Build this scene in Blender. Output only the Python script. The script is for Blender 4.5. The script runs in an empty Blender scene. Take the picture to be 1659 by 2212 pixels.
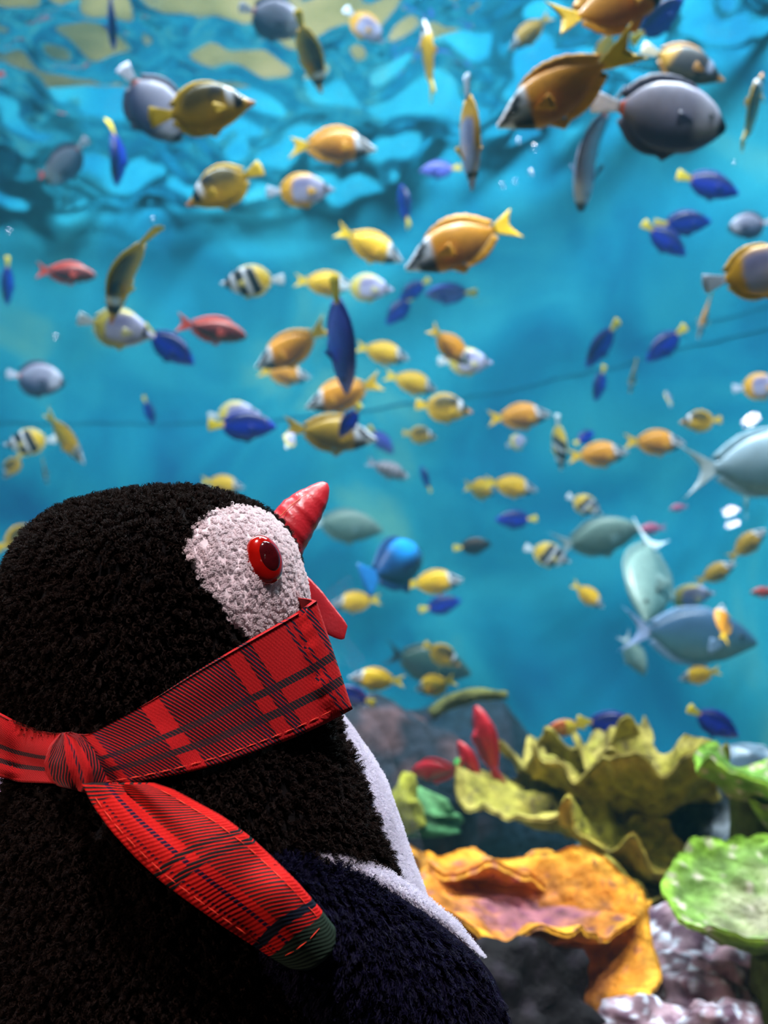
import bpy, bmesh, math, random
import numpy as np
from mathutils import Vector, Matrix
from mathutils.bvhtree import BVHTree

random.seed(7)
rng = np.random.default_rng(7)
scene = bpy.context.scene
COL = scene.collection

# ---------------------------------------------------------------- camera
W, H, F_PX = 1659, 2212, 2200.0
CAM = Vector((0.0, 0.0, 1.30))
PITCH = math.radians(10.2)
AX_R = Vector((1, 0, 0))
AX_F = Vector((0, math.cos(PITCH), math.sin(PITCH)))
AX_U = Vector((0, -math.sin(PITCH), math.cos(PITCH)))
cam_data = bpy.data.cameras.new('camera')
cam = bpy.data.objects.new('camera', cam_data)
COL.objects.link(cam)
cam.location = CAM
cam.rotation_euler = (math.radians(90) + PITCH, 0, 0)
cam_data.sensor_fit = 'VERTICAL'
cam_data.sensor_height = 36.0
cam_data.lens = 36.0 * F_PX / H
cam_data.clip_start = 0.02
cam_data.clip_end = 60
cam_data.dof.use_dof = True
cam_data.dof.focus_distance = 0.56
cam_data.dof.aperture_fstop = 7.0
scene.camera = cam

# ---------------------------------------------------------------- world and light
world = bpy.data.worlds.new('world')
scene.world = world
world.use_nodes = True
bg = world.node_tree.nodes['Background']
bg.inputs['Color'].default_value = (0.05, 0.07, 0.10, 1)
bg.inputs['Strength'].default_value = 0.12

def area_light(name, loc, target, size, size_y, power, color):
    d = bpy.data.lights.new(name, 'AREA')
    d.shape = 'RECTANGLE'; d.size = size; d.size_y = size_y
    d.energy = power; d.color = color
    o = bpy.data.objects.new(name, d); COL.objects.link(o)
    o.location = loc
    o.rotation_euler = (Vector(target) - Vector(loc)).to_track_quat('-Z', 'Y').to_euler()
    return o

def spot_light(name, loc, target, power, color, angle, blend=0.6, radius=0.05):
    d = bpy.data.lights.new(name, 'SPOT')
    d.energy = power; d.color = color; d.spot_size = math.radians(angle)
    d.spot_blend = blend; d.shadow_soft_size = radius
    o = bpy.data.objects.new(name, d); COL.objects.link(o)
    o.location = loc
    o.rotation_euler = (Vector(target) - Vector(loc)).to_track_quat('-Z', 'Y').to_euler()
    return o

# lamp panel over the open tank; spots added to brighten wall, coral and fish
area_light('tank_lamp_panel', (-0.1, 1.75, 5.2), (0.0, 3.0, 1.2), 4.2, 1.0, 430, (0.86, 0.95, 1.0))
spot_light('tank_fill_spot', (-1.0, 3.1, 5.2), (-1.0, 4.3, 2.0), 150, (0.75, 0.95, 1.0), 80, 0.9, 0.15)  # added spot lifting the dark top of the back wall
spot_light('tank_fill_spot', (0.55, 1.6, 5.2), (0.45, 1.5, 1.1), 330, (1.0, 0.96, 0.88), 40, 0.9, 0.08)  # added spot on the corals
spot_light('tank_fill_spot', (0.75, 0.50, 5.0), (0.75, 1.75, 2.2), 640, (0.92, 0.97, 1.0), 56, 0.8, 0.25)  # added on the visitors' side to light the near fish
spot_light('tank_fill_spot', (-0.75, 0.50, 5.0), (-0.75, 2.0, 2.2), 400, (0.92, 0.97, 1.0), 56, 0.8, 0.25)  # second added spot before the pane, for near fish
# unseen uplight added on the ceiling so the ripples show pale patches
area_light('ripple_fill_light', (-0.3, 6.4, 4.7), (-0.3, 6.6, 6.0), 5.0, 2.4, 70, (1.0, 0.97, 0.85))
# ceiling lamps of the visitors' room
spot_light('room_spot', (0.10, -0.42, 3.25), (-0.08, 0.58, 1.3), 240, (1.0, 0.86, 0.88), 36, 0.9, 0.10)
spot_light('room_spot', (-1.9, -0.35, 2.1), (-0.1, 0.55, 1.2), 100, (1.0, 0.66, 0.52), 36, 0.9, 0.10)

scene.cycles.max_bounces = 5
scene.cycles.diffuse_bounces = 2
scene.cycles.use_adaptive_sampling = True
scene.cycles.adaptive_threshold = 0.1
scene.cycles.adaptive_min_samples = 12
scene.cycles.glossy_bounces = 3
scene.cycles.transmission_bounces = 2
scene.cycles.transparent_max_bounces = 8
scene.cycles.caustics_reflective = False
scene.cycles.caustics_refractive = False
scene.view_settings.view_transform = 'Standard'
scene.view_settings.look = 'None'
scene.view_settings.exposure = 0.0
scene.view_settings.gamma = 1.0
scene.view_settings.use_curve_mapping = False

# ---------------------------------------------------------------- helpers
def lin(v):
    v = v / 255.0
    return v / 12.92 if v <= 0.04045 else ((v + 0.055) / 1.055) ** 2.4

def S(r, g, b):
    return (lin(r), lin(g), lin(b))

def P(px, py, d):
    """point seen at pixel (px, py), d metres along the camera axis"""
    return CAM + AX_R * ((px - W / 2) / F_PX * d) + AX_U * ((H / 2 - py) / F_PX * d) + AX_F * d

def ray(px, py):
    return (AX_R * ((px - W / 2) / F_PX) + AX_U * ((H / 2 - py) / F_PX) + AX_F)

def PY(px, py, Y):
    r = ray(px, py)
    return CAM + r * ((Y - CAM.y) / r.y)

def project(p):
    v = Vector(p) - CAM
    d = v.dot(AX_F)
    return (W / 2 + v.dot(AX_R) / d * F_PX, H / 2 - v.dot(AX_U) / d * F_PX, d)

def project_np(a):
    v = a - np.array(CAM)
    d = v @ np.array(AX_F)
    return W / 2 + (v @ np.array(AX_R)) / d * F_PX, H / 2 - (v @ np.array(AX_U)) / d * F_PX, d

def link(o, parent=None):
    COL.objects.link(o)
    if parent is not None:
        o.parent = parent
    return o

def tag(o, label=None, cat=None, group=None, kind=None):
    if label: o['label'] = label
    if cat: o['category'] = cat
    if group: o['group'] = group
    if kind: o['kind'] = kind
    return o

def mesh_data(name, verts, faces, mats=(), smooth=True, colors=None, uvs=None):
    me = bpy.data.meshes.new(name)
    me.from_pydata([tuple(v) for v in verts], [], [tuple(f) for f in faces])
    me.update()
    if smooth:
        me.polygons.foreach_set('use_smooth', [True] * len(me.polygons))
    for m in mats:
        me.materials.append(m)
    if colors is not None:
        ca = me.color_attributes.new('Col', 'FLOAT_COLOR', 'POINT')
        c = np.ones((len(verts), 4), dtype=np.float32)
        c[:, :3] = np.asarray(colors, dtype=np.float32)
        ca.data.foreach_set('color', c.ravel())
    if uvs is not None:
        ul = me.uv_layers.new(name='UVMap')
        idx = np.empty(len(me.loops), dtype=np.int32)
        me.loops.foreach_get('vertex_index', idx)
        ul.data.foreach_set('uv', np.asarray(uvs, dtype=np.float32)[idx].ravel())
    return me

def mesh_obj(name, verts, faces, mat, parent=None, origin=None, **kw):
    if origin is not None:
        o3 = np.array(origin)
        verts = np.asarray([tuple(v) for v in verts]) - o3
    me = mesh_data(name, verts, faces, [mat] if mat else [], **kw)
    o = bpy.data.objects.new(name, me)
    link(o, parent)
    if parent is None and origin is not None:
        o.location = origin
    return o

def empty(name, loc):
    o = bpy.data.objects.new(name, None)
    COL.objects.link(o)
    o.location = loc
    o.empty_display_size = 0.02
    return o

def grid_faces(nu, nv, wrap_u=False, wrap_v=False):
    f = []
    for i in range(nu if wrap_u else nu - 1):
        for j in range(nv if wrap_v else nv - 1):
            a = i * nv + j
            b = ((i + 1) % nu) * nv + j
            c = ((i + 1) % nu) * nv + (j + 1) % nv
            d = i * nv + (j + 1) % nv
            f.append((a, b, c, d))
    return f

def fnoise(p, seed=0, octaves=3):
    """cheap smooth value made of sines, for arrays of points (n,3)"""
    r = np.random.default_rng(seed)
    out = np.zeros(len(p))
    amp = 1.0
    fr = 1.0
    for o in range(octaves):
        for k in range(4):
            d = r.normal(size=3); d /= np.linalg.norm(d)
            out += amp * np.sin((p @ d) * fr * 6.283 + r.uniform(0, 6.283)) / 4
        amp *= 0.5; fr *= 2.03
    return out

# ---------------------------------------------------------------- materials
def new_mat(name):
    m = bpy.data.materials.new(name)
    m.use_nodes = True
    nt = m.node_tree
    return m, nt, nt.nodes['Principled BSDF']

def node(nt, typ, **kw):
    n = nt.nodes.new(typ)
    for k, v in kw.items():
        if k in n.inputs.keys():
            n.inputs[k].default_value = v
        else:
            setattr(n, k, v)
    return n

def noise_mat(name, cols, scale, rough=0.6, bump=0.0, bump_scale=None, detail=5.0, spec=0.4, sheen=0.0, coords='Object', pos=None, distortion=0.0):
    """colour ramp over object-space noise, with optional fine relief"""
    m, nt, b = new_mat(name)
    tc = node(nt, 'ShaderNodeTexCoord')
    n = node(nt, 'ShaderNodeTexNoise', Scale=scale, Detail=detail, Distortion=distortion)
    nt.links.new(tc.outputs[coords], n.inputs['Vector'])
    r = node(nt, 'ShaderNodeValToRGB')
    el = r.color_ramp.elements
    k = len(cols)
    xs = pos or [0.3 + 0.4 * i / max(1, k - 1) for i in range(k)]
    while len(el) < k:
        el.new(0.5)
    for i, c in enumerate(cols):
        el[i].position = xs[i]
        el[i].color = (*c, 1)
    nt.links.new(n.outputs['Fac'], r.inputs['Fac'])
    nt.links.new(r.outputs['Color'], b.inputs['Base Color'])
    b.inputs['Roughness'].default_value = rough
    b.inputs['Specular IOR Level'].default_value = spec
    if sheen:
        b.inputs['Sheen Weight'].default_value = sheen
    if bump:
        n2 = node(nt, 'ShaderNodeTexNoise', Scale=bump_scale or scale * 3, Detail=4.0)
        nt.links.new(tc.outputs[coords], n2.inputs['Vector'])
        bp = node(nt, 'ShaderNodeBump', Strength=bump, Distance=0.01)
        nt.links.new(n2.outputs['Fac'], bp.inputs['Height'])
        nt.links.new(bp.outputs['Normal'], b.inputs['Normal'])
    return m

def attr_mat(name, rough=0.4, spec=0.5, noise_amt=0.12, noise_scale=18.0, coat=0.0, bump=0.0, bump_scale=60.0, sub=0.0):
    """colour from the mesh's own colour attribute, broken up by noise"""
    m, nt, b = new_mat(name)
    at = node(nt, 'ShaderNodeAttribute', attribute_name='Col')
    tc = node(nt, 'ShaderNodeTexCoord')
    n = node(nt, 'ShaderNodeTexNoise', Scale=noise_scale, Detail=4.0)
    nt.links.new(tc.outputs['Object'], n.inputs['Vector'])
    mr = node(nt, 'ShaderNodeMapRange')
    mr.inputs['From Min'].default_value = 0.3; mr.inputs['From Max'].default_value = 0.7
    mr.inputs['To Min'].default_value = 1 - noise_amt; mr.inputs['To Max'].default_value = 1 + noise_amt
    nt.links.new(n.outputs['Fac'], mr.inputs['Value'])
    mx = node(nt, 'ShaderNodeVectorMath', operation='SCALE')
    nt.links.new(at.outputs['Color'], mx.inputs[0])
    nt.links.new(mr.outputs['Result'], mx.inputs['Scale'])
    nt.links.new(mx.outputs['Vector'], b.inputs['Base Color'])
    b.inputs['Roughness'].default_value = rough
    b.inputs['Specular IOR Level'].default_value = spec
    b.inputs['Coat Weight'].default_value = coat
    if bump:
        n2 = node(nt, 'ShaderNodeTexNoise', Scale=bump_scale, Detail=5.0)
        nt.links.new(tc.outputs['Object'], n2.inputs['Vector'])
        bp = node(nt, 'ShaderNodeBump', Strength=bump, Distance=0.008)
        nt.links.new(n2.outputs['Fac'], bp.inputs['Height'])
        nt.links.new(bp.outputs['Normal'], b.inputs['Normal'])
    return m

# ---------------------------------------------------------------- the tank: setting
GLASS_Y = 0.95
BACK_Y = 4.5
SURF_Z = 3.57
FLOOR_Z = 0.55
CORNER = (-0.14, BACK_Y)
RW_DIR = Vector((1.38, -1.21, 0)).normalized()

def right_wall_y(k):            # world Y where a ray x = k*y meets the angled wall
    return 4.99 / (k + 1.14)

def wall_grid(name, a, b, z0, z1, nu, nv, amp, mat, seed, inward):
    vs = []
    a = Vector(a); b = Vector(b)
    for i in range(nu):
        for j in range(nv):
            p = a.lerp(b, i / (nu - 1))
            vs.append((p.x, p.y, z0 + (z1 - z0) * j / (nv - 1)))
    vs = np.array(vs)
    n = np.array(inward)
    vs += n[None, :] * (fnoise(vs * 0.9, seed, 4) * amp)[:, None]
    fs = grid_faces(nu, nv)
    nrm = (Vector(vs[nv]) - Vector(vs[0])).cross(Vector(vs[1]) - Vector(vs[0]))
    if nrm.dot(Vector(inward)) < 0:
        fs = [tuple(reversed(f)) for f in fs]
    o = mesh_obj(name, vs, fs, mat)
    return tag(o, kind='structure')

m_wall = noise_mat('painted_tank_wall', [S(6, 92, 138), S(16, 128, 164), S(38, 152, 178), S(92, 172, 172)], 1.5, rough=0.85, detail=4, spec=0.1, pos=[0.30, 0.45, 0.6, 0.74], distortion=0.6)
rw_end = Vector((CORNER[0], CORNER[1], 0)) + RW_DIR * 4.8
rw_n = Vector((-RW_DIR.y, RW_DIR.x, 0))
if rw_n.y > 0: rw_n = -rw_n
def wall_line(n):
    """plan of the back wall: straight, a wide bend, then coming towards the pane"""
    c = Vector((CORNER[0], CORNER[1], 0)); R_ = 0.9
    p0 = c + Vector((-R_, 0, 0)); p2 = c + RW_DIR * R_
    pts_ = [Vector((-2.8, BACK_Y, 0)), p0] + [p0 * (1 - t) ** 2 + c * 2 * t * (1 - t) + p2 * t * t for t in np.linspace(0, 1, 21)[1:]] + [rw_end]
    d = np.r_[0, np.cumsum([(pts_[i + 1] - pts_[i]).length for i in range(len(pts_) - 1)])]
    out = []
    for t in np.linspace(0, d[-1], n):
        out.append(Vector([np.interp(t, d, [q[k] for q in pts_]) for k in range(3)]))
    return out
def curved_wall(name, z0, z1, nu, nv, amp, mat, seed):
    ln = wall_line(nu); vs = []
    for i, p in enumerate(ln):
        t = (ln[min(i + 1, nu - 1)] - ln[max(i - 1, 0)]).normalized(); n = Vector((t.y, -t.x, 0))
        for j in range(nv):
            q = Vector((p.x, p.y, z0 + (z1 - z0) * j / (nv - 1)))
            vs.append(q + n * float(fnoise(np.array([tuple(q * 0.9)]), seed, 4)[0] * amp))
    fs = [tuple(reversed(f)) for f in grid_faces(nu, nv)]
    return tag(mesh_obj(name, vs, fs, mat), kind='structure')
curved_wall('wall_back', 0.0, 4.2, 120, 50, 0.035, m_wall, 3)
wall_grid('wall_left', (-2.8, GLASS_Y, 0), (-2.8, BACK_Y, 0), 0.0, 4.2, 40, 40, 0.03, m_wall, 5, (1, 0, 0))

def seam(name, t0, t1, z, h, depth, mat):
    ln = wall_line(200); ln = ln[int(t0 * 199):int(t1 * 199) + 1]
    vs = []; N = len(ln)
    for i, p in enumerate(ln):
        t = (ln[min(i + 1, N - 1)] - ln[max(i - 1, 0)]).normalized(); n = Vector((t.y, -t.x, 0))
        wob = 0.004 * math.sin(i * 0.5) + 0.003 * math.sin(i * 1.3)
        for (o, zz) in ((-0.05, 0), (depth, 0.25 * h), (depth, 0.75 * h), (-0.05, h)):
            q = p + n * (o + float(fnoise(np.array([[p.x * 0.9, p.y * 0.9, z * 0.9]]), 3, 4)[0]) * 0.035)
            vs.append((q.x, q.y, z + zz + wob))
    return tag(mesh_obj(name, vs, grid_faces(N, 4), mat), kind='structure')

m_seam = noise_mat('dark_seal', [S(14, 104, 138), S(20, 126, 158)], 9, rough=0.8, spec=0.1)
seam('trim_1', 0.0, 0.42, 2.515, 0.016, 0.003, m_seam)
seam('trim_2', 0.42, 1.0, 2.50, 0.014, 0.003, m_seam)
seam('trim_3', 0.55, 1.0, 2.575, 0.008, 0.002, m_seam)

# reef floor
nu, nv = 120, 110
vs = []
for i in range(nu):
    for j in range(nv):
        vs.append((-2.9 + 7.2 * i / (nu - 1), GLASS_Y + 0.02 + 3.75 * j / (nv - 1), FLOOR_Z))
vs = np.array(vs)
vs[:, 2] += 0.12 * fnoise(vs * 0.6, 11, 4) + 0.10 * np.clip((vs[:, 1] - 2.0) / 2.0, 0, 1)
m_floor = noise_mat('reef_floor', [S(70, 78, 70), S(140, 140, 104), S(190, 182, 140), S(150, 120, 130)], 3.0, rough=0.9, bump=0.8, bump_scale=22, spec=0.1, pos=[0.3, 0.45, 0.6, 0.72])
tag(mesh_obj('floor', vs, grid_faces(nu, nv), m_floor), kind='structure')

# water surface: ripples, seen from below it mirrors the tank
nu, nv = 260, 190
xs = np.linspace(-2.85, 4.2, nu); ys = np.linspace(GLASS_Y + 0.03, BACK_Y + 0.05, nv)
gx, gy = np.meshgrid(xs, ys, indexing='ij')
pts = np.stack([gx.ravel(), gy.ravel(), np.zeros(gx.size)], 1)
z = 0.0
r2 = np.random.default_rng(21)
for k in range(46):
    wl = 0.09 * (8.0 ** r2.uniform())
    a = r2.uniform(0, 6.283)
    warp = 0.15 * np.sin(pts[:, 0] * 2.3 + k) + 0.15 * np.sin(pts[:, 1] * 2.9 + 2 * k)
    z = z + 0.0043 * (wl / 0.3) ** 0.85 * np.sin(6.283 / wl * (pts[:, 0] * math.cos(a) + pts[:, 1] * math.sin(a) + warp) + r2.uniform(0, 6.283))
pts[:, 2] = SURF_Z + z
m_surf, nt, b = new_mat('water_surface')
nt.nodes.remove(b)
out = nt.nodes['Material Output']
fr = node(nt, 'ShaderNodeFresnel', IOR=1.333)
tr = node(nt, 'ShaderNodeBsdfTransparent'); tr.inputs['Color'].default_value = (0.9, 0.97, 1, 1)
gl = node(nt, 'ShaderNodeBsdfGlossy'); gl.inputs['Color'].default_value = (0.86, 0.95, 1, 1); gl.inputs['Roughness'].default_value = 0.02
mx = node(nt, 'ShaderNodeMixShader')
nt.links.new(fr.outputs[0], mx.inputs[0]); nt.links.new(tr.outputs[0], mx.inputs[1]); nt.links.new(gl.outputs[0], mx.inputs[2])
nt.links.new(mx.outputs[0], out.inputs['Surface'])
tag(mesh_obj('water_surface', pts, grid_faces(nu, nv), m_surf), kind='structure')

m_ceil = noise_mat('hall_ceiling', [S(96, 120, 96), S(170, 176, 132), S(206, 204, 160)], 1.4, rough=0.9, spec=0.1)
cv = [(-4, -3.3, 6.0), (5.5, -3.3, 6.0), (5.5, 12.0, 6.0), (-4, 12.0, 6.0), (-4, -3.3, 6.1), (5.5, -3.3, 6.1), (5.5, 12.0, 6.1), (-4, 12.0, 6.1)]
tag(mesh_obj('ceiling', cv, [(0, 3, 2, 1), (4, 5, 6, 7), (0, 1, 5, 4), (1, 2, 6, 5), (2, 3, 7, 6), (3, 0, 4, 7)], m_ceil, smooth=False), kind='structure')

# the water itself: a faint blue veil that thickens with distance
m_water, nt, b = new_mat('tank_water')
nt.nodes.remove(b)
vsc = node(nt, 'ShaderNodeVolumeScatter', Density=0.024)
vsc.inputs['Color'].default_value = (0.18, 0.72, 1.0, 1)
nt.links.new(vsc.outputs[0], nt.nodes['Material Output'].inputs['Volume'])
# viewing pane
m_glass, nt, b = new_mat('viewing_glass')
nt.nodes.remove(b)
out = nt.nodes['Material Output']
tr = node(nt, 'ShaderNodeBsdfTransparent'); tr.inputs['Color'].default_value = (0.985, 1, 1, 1)
gl = node(nt, 'ShaderNodeBsdfGlossy'); gl.inputs['Roughness'].default_value = 0.0
mx = node(nt, 'ShaderNodeMixShader'); mx.inputs[0].default_value = 0.03
nt.links.new(tr.outputs[0], mx.inputs[1]); nt.links.new(gl.outputs[0], mx.inputs[2])
nt.links.new(mx.outputs[0], out.inputs['Surface'])
def box(name, lo, hi, mat, parent=None):
    x0, y0, z0 = lo; x1, y1, z1 = hi
    v = [(x0, y0, z0), (x1, y0, z0), (x1, y1, z0), (x0, y1, z0), (x0, y0, z1), (x1, y0, z1), (x1, y1, z1), (x0, y1, z1)]
    f = [(0, 3, 2, 1), (4, 5, 6, 7), (0, 1, 5, 4), (1, 2, 6, 5), (2, 3, 7, 6), (3, 0, 4, 7)]
    return mesh_obj(name, v, f, mat, parent, smooth=False)
tag(box('window_1', (-2.8, GLASS_Y - 0.04, 0.4), (4.2, GLASS_Y, 4.2), m_glass), kind='structure')

tag(box('water', (-2.75, GLASS_Y + 0.01, 0.3), (4.1, BACK_Y - 0.04, SURF_Z - 0.07), m_water), kind='structure')

# the visitors' room: ledge below the pane, floor, wall behind the viewer
m_room = noise_mat('dark_room_paint', [S(34, 34, 40), S(46, 44, 50)], 6, rough=0.8, spec=0.2)
LEDGE_Z = 0.985
tag(box('trim_4', (-2.8, 0.36, LEDGE_Z - 0.08), (4.2, GLASS_Y - 0.04, LEDGE_Z), m_room), kind='structure')
tag(box('wall_front', (-2.8, GLASS_Y - 0.14, -0.3), (4.2, GLASS_Y - 0.04, LEDGE_Z - 0.08), m_room), kind='structure')
tag(box('floor_room', (-2.8, -3.2, -0.35), (4.2, GLASS_Y - 0.04, -0.3), m_room), kind='structure')
tag(box('wall_rear', (-2.8, -3.3, -0.3), (4.2, -3.2, 4.2), m_room), kind='structure')

# lamps on the rear wall: their reflection shows as pale spots in the pane
m_lampglow, nt, b = new_mat('lamp_glow')
b.inputs['Base Color'].default_value = (0.9, 0.85, 0.75, 1)
b.inputs['Emission Color'].default_value = (1.0, 0.93, 0.84, 1)
b.inputs['Emission Strength'].default_value = 60.0
m_lampbody = noise_mat('lamp_metal', [S(60, 60, 62), S(80, 80, 82)], 20, rough=0.4)
def wall_lamp(px, py, rx, rz, label):
    yl = -3.0
    ym = 2 * (GLASS_Y - 0.04) - yl
    m = PY(px, py, ym)
    c = Vector((m.x, yl, m.z))
    root = empty('wall_lamp', (c.x, -3.2, c.z))
    n = 20
    dome = []; fs = []
    for i in range(5):
        t = i / 4 * math.pi / 2
        for j in range(n):
            a = j / n * 6.283
            dome.append((c.x + rx * math.cos(t) * math.cos(a), c.y + 0.02 * math.sin(t), c.z + rz * math.cos(t) * math.sin(a)))
    mesh_obj('bulb', dome, grid_faces(5, n, wrap_v=True), m_lampglow, root, (c.x, -3.2, c.z))
    sh = []
    for (yy, s) in ((-3.2, 0.5), (-3.15, 0.55), (-3.02, 1.2), (-2.99, 1.3), (-2.99, 1.1)):
        for j in range(n):
            a = j / n * 6.283
            sh.append((c.x + rx * s * math.cos(a), yy, c.z + rz * s * math.sin(a)))
    mesh_obj('housing', sh, grid_faces(5, n, wrap_v=True), m_lampbody, root, (c.x, -3.2, c.z))
    tag(root, label, 'lamp')
wall_lamp(1628, 902, 0.034, 0.028, 'lit oval wall lamp mirrored as a white spot above the pale lunate-tailed fish')
wall_lamp(1583, 1101, 0.030, 0.020, 'lit wall lamp mirrored as the upper of two stacked pale spots')
wall_lamp(1588, 1130, 0.026, 0.014, 'lit wall lamp mirrored as the lower of two stacked pale spots')

# ---------------------------------------------------------------- plush penguin
D0 = 0.60
MPX = D0 / F_PX                       # metres per pixel at the penguin
ORG = P(430, 2560, D0); ORG.z = LEDGE_Z
penguin = empty('plush_penguin', ORG)
tag(penguin, 'plush black penguin with white face and red eye, looking up at the tank', 'plush toy')

sil = np.array([  # image row, back edge, front edge
 (1061, 376, 386), (1063, 330, 420), (1067, 290, 450), (1073, 248, 480), (1085, 196, 522), (1099, 150, 556), (1119, 108, 586), (1150, 66, 618),
 (1200, 32, 646), (1250, 16, 660), (1300, 6, 666), (1350, 2, 668), (1400, 2, 676), (1450, 10, 690), (1500, 22, 704),
 (1540, 34, 716), (1580, 42, 768), (1620, 42, 792), (1650, 38, 808), (1700, 26, 836), (1750, 16, 856), (1800, 8, 872), (1850, 0, 884), (1900, -8, 902), (1950, -16, 925),
 (2000, -24, 945), (2100, -36, 985), (2212, -44, 1010), (2350, -40, 1010), (2450, -20, 985), (2520, 30, 930), (2550, 90, 860), (2560, 160, 780)], float)
rows = 210; seg = 240
ty = np.concatenate([1061 + 198 * (np.linspace(0, 1, 46) ** 2), np.linspace(1262, 2480, 140), 2480 + 80 * np.sqrt(np.linspace(0.02, 1, 24))])
rows = len(ty)
xl = np.interp(ty, sil[:, 0], sil[:, 1]); xr = np.interp(ty, sil[:, 0], sil[:, 2])
def smooth1(a, k, keep):
    b = a.copy()
    for _ in range(k):
        b[1:-1] = 0.25 * b[:-2] + 0.5 * b[1:-1] + 0.25 * b[2:]
        b[:keep] = a[:keep]
    return b
xl = smooth1(xl, 30, 30); xr = smooth1(xr, 30, 30)
FUR = 9.0                               # the fleece adds this much to the outline
hw = np.maximum((xr - xl) / 2 - FUR, 3); cx = (xr + xl) / 2
hd = np.where(ty < 1650, hw * 0.93, np.minimum(hw * 0.93, 370 + 0.02 * (ty - 1650)))
hd = smooth1(hd, 20, 40)
Rn, Un, Fn, Cn = (np.array(v) for v in (AX_R, AX_U, AX_F, CAM))
ph = np.linspace(0, 2 * np.pi, seg, endpoint=False)
X = (cx[:, None] - W / 2 + hw[:, None] * np.cos(ph)[None]) * MPX
Dp = D0 + hd[:, None] * np.sin(ph)[None] * MPX
U_ = np.repeat(((H / 2 - ty) * MPX)[:, None], seg, 1)
BV = Cn + X[..., None] * Rn + U_[..., None] * Un + Dp[..., None] * Fn
bv = BV.reshape(-1, 3)
lump = fnoise(bv * 26, 5, 2) * 0.0016
cen = Cn + ((cx - W / 2) * MPX)[:, None] * Rn + ((H / 2 - ty) * MPX)[:, None] * Un + D0 * Fn
rad = BV - cen[:, None, :]
rad /= np.linalg.norm(rad, axis=2, keepdims=True)
bv = bv + rad.reshape(-1, 3) * lump[:, None]
bfaces = [tuple(reversed(f)) for f in grid_faces(rows, seg, wrap_v=True)]
bfaces.append(tuple(range(seg))); bfaces.append(tuple(reversed(range((rows - 1) * seg, rows * seg))))
m_blackbase = noise_mat('black_fleece_backing', [S(9, 8, 9), S(18, 16, 17)], 300, rough=0.95, spec=0.05, sheen=0.1)
body = mesh_obj('body', bv, bfaces, m_blackbase, penguin, ORG)
bvh = BVHTree.FromPolygons([Vector(v) for v in bv], [f for f in bfaces if len(f) == 4])

quads = np.array([f for f in bfaces if len(f) == 4])
q = bv[quads]                                        # (n,4,3)
qc = q.mean(1)
qn = np.cross(q[:, 2] - q[:, 0], q[:, 3] - q[:, 1])
qa = np.linalg.norm(qn, axis=1); qn = qn / np.maximum(qa, 1e-12)[:, None]; qa = qa / 2
if (qn * (qc - qc.mean(0))).sum() < 0:
    qn = -qn
qx, qy, qd = project_np(qc)
facing = ((Cn - qc) * qn).sum(1) > 0

def in_poly(x, y, poly):
    r = np.zeros(len(x), bool)
    n = len(poly)
    for i in range(n):
        x0, y0 = poly[i]; x1, y1 = poly[(i + 1) % n]
        if y0 == y1: continue
        c = ((y0 > y) != (y1 > y)) & (x < (x1 - x0) * (y - y0) / (y1 - y0) + x0)
        r ^= c
    return r

face_poly = [(396, 1196), (404, 1166), (424, 1136), (452, 1112), (500, 1098), (545, 1103), (582, 1122), (608, 1148), (630, 1182), (646, 1206),
             (700, 1215), (720, 1330), (655, 1345), (560, 1400), (520, 1372), (488, 1330), (470, 1296), (440, 1276), (424, 1246), (410, 1218)]
jit = fnoise(qc * 160, 9, 1) * 4
is_face = facing & in_poly(qx + jit, qy + jit, face_poly)
is_face |= (~facing) & (qx > 560) & (qy > 1215) & (qy < 1380)
bel_y = [1540, 1560, 1600, 1650, 1690, 1740, 1800, 1850, 1900, 1925, 2000, 2300]
bel_x = [726, 732, 748, 768, 782, 798, 822, 846, 864, 876, 930, 990]
is_bel = (qy > 1500) & (qy < 2400) & np.where(facing, qx + jit * .6 > np.interp(qy, bel_y, bel_x), qx > np.interp(qy, [1500, 1700, 2300], [560, 520, 560]))
scarf_hide = facing & in_poly(qx, qy, [(-60, 1545), (20, 1572), (160, 1600), (330, 1525), (540, 1400), (690, 1310), (770, 1530), (640, 1592), (480, 1650), (300, 1692), (200, 1706), (110, 1696), (-60, 1670)])

def patch(name, mask, off, mat, parent, noise_amp=0.0, seed=1):
    """a cloth panel lying on the body: the masked faces lifted off the surface"""
    ids = np.unique(quads[mask])
    remap = -np.ones(len(bv), int); remap[ids] = np.arange(len(ids))
    nv = np.zeros((len(bv), 3)); cnt = np.zeros(len(bv))
    for k in range(4):
        np.add.at(nv, quads[mask][:, k], qn[mask]); np.add.at(cnt, quads[mask][:, k], 1)
    nv = nv[ids] / np.linalg.norm(nv[ids], axis=1)[:, None]
    edge = cnt[ids] < 4
    h = np.where(edge, 0.0002, off) + noise_amp * fnoise(bv[ids] * 120, seed, 2)
    return mesh_obj(name, bv[ids] + nv * h[:, None], remap[quads[mask]], mat, parent, ORG)

m_whitebase = noise_mat('white_fleece_backing', [S(240, 226, 230), S(250, 240, 243)], 250, rough=0.95, spec=0.1)
m_felt = noise_mat('white_felt', [S(205, 200, 222), S(236, 232, 245)], 420, rough=0.95, spec=0.1, bump=0.6, bump_scale=900)
face = patch('face_patch', is_face, 0.0022, m_whitebase, penguin, 0.0004)
belly = patch('belly_panel', is_bel, 0.0020, m_felt, penguin)

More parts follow.
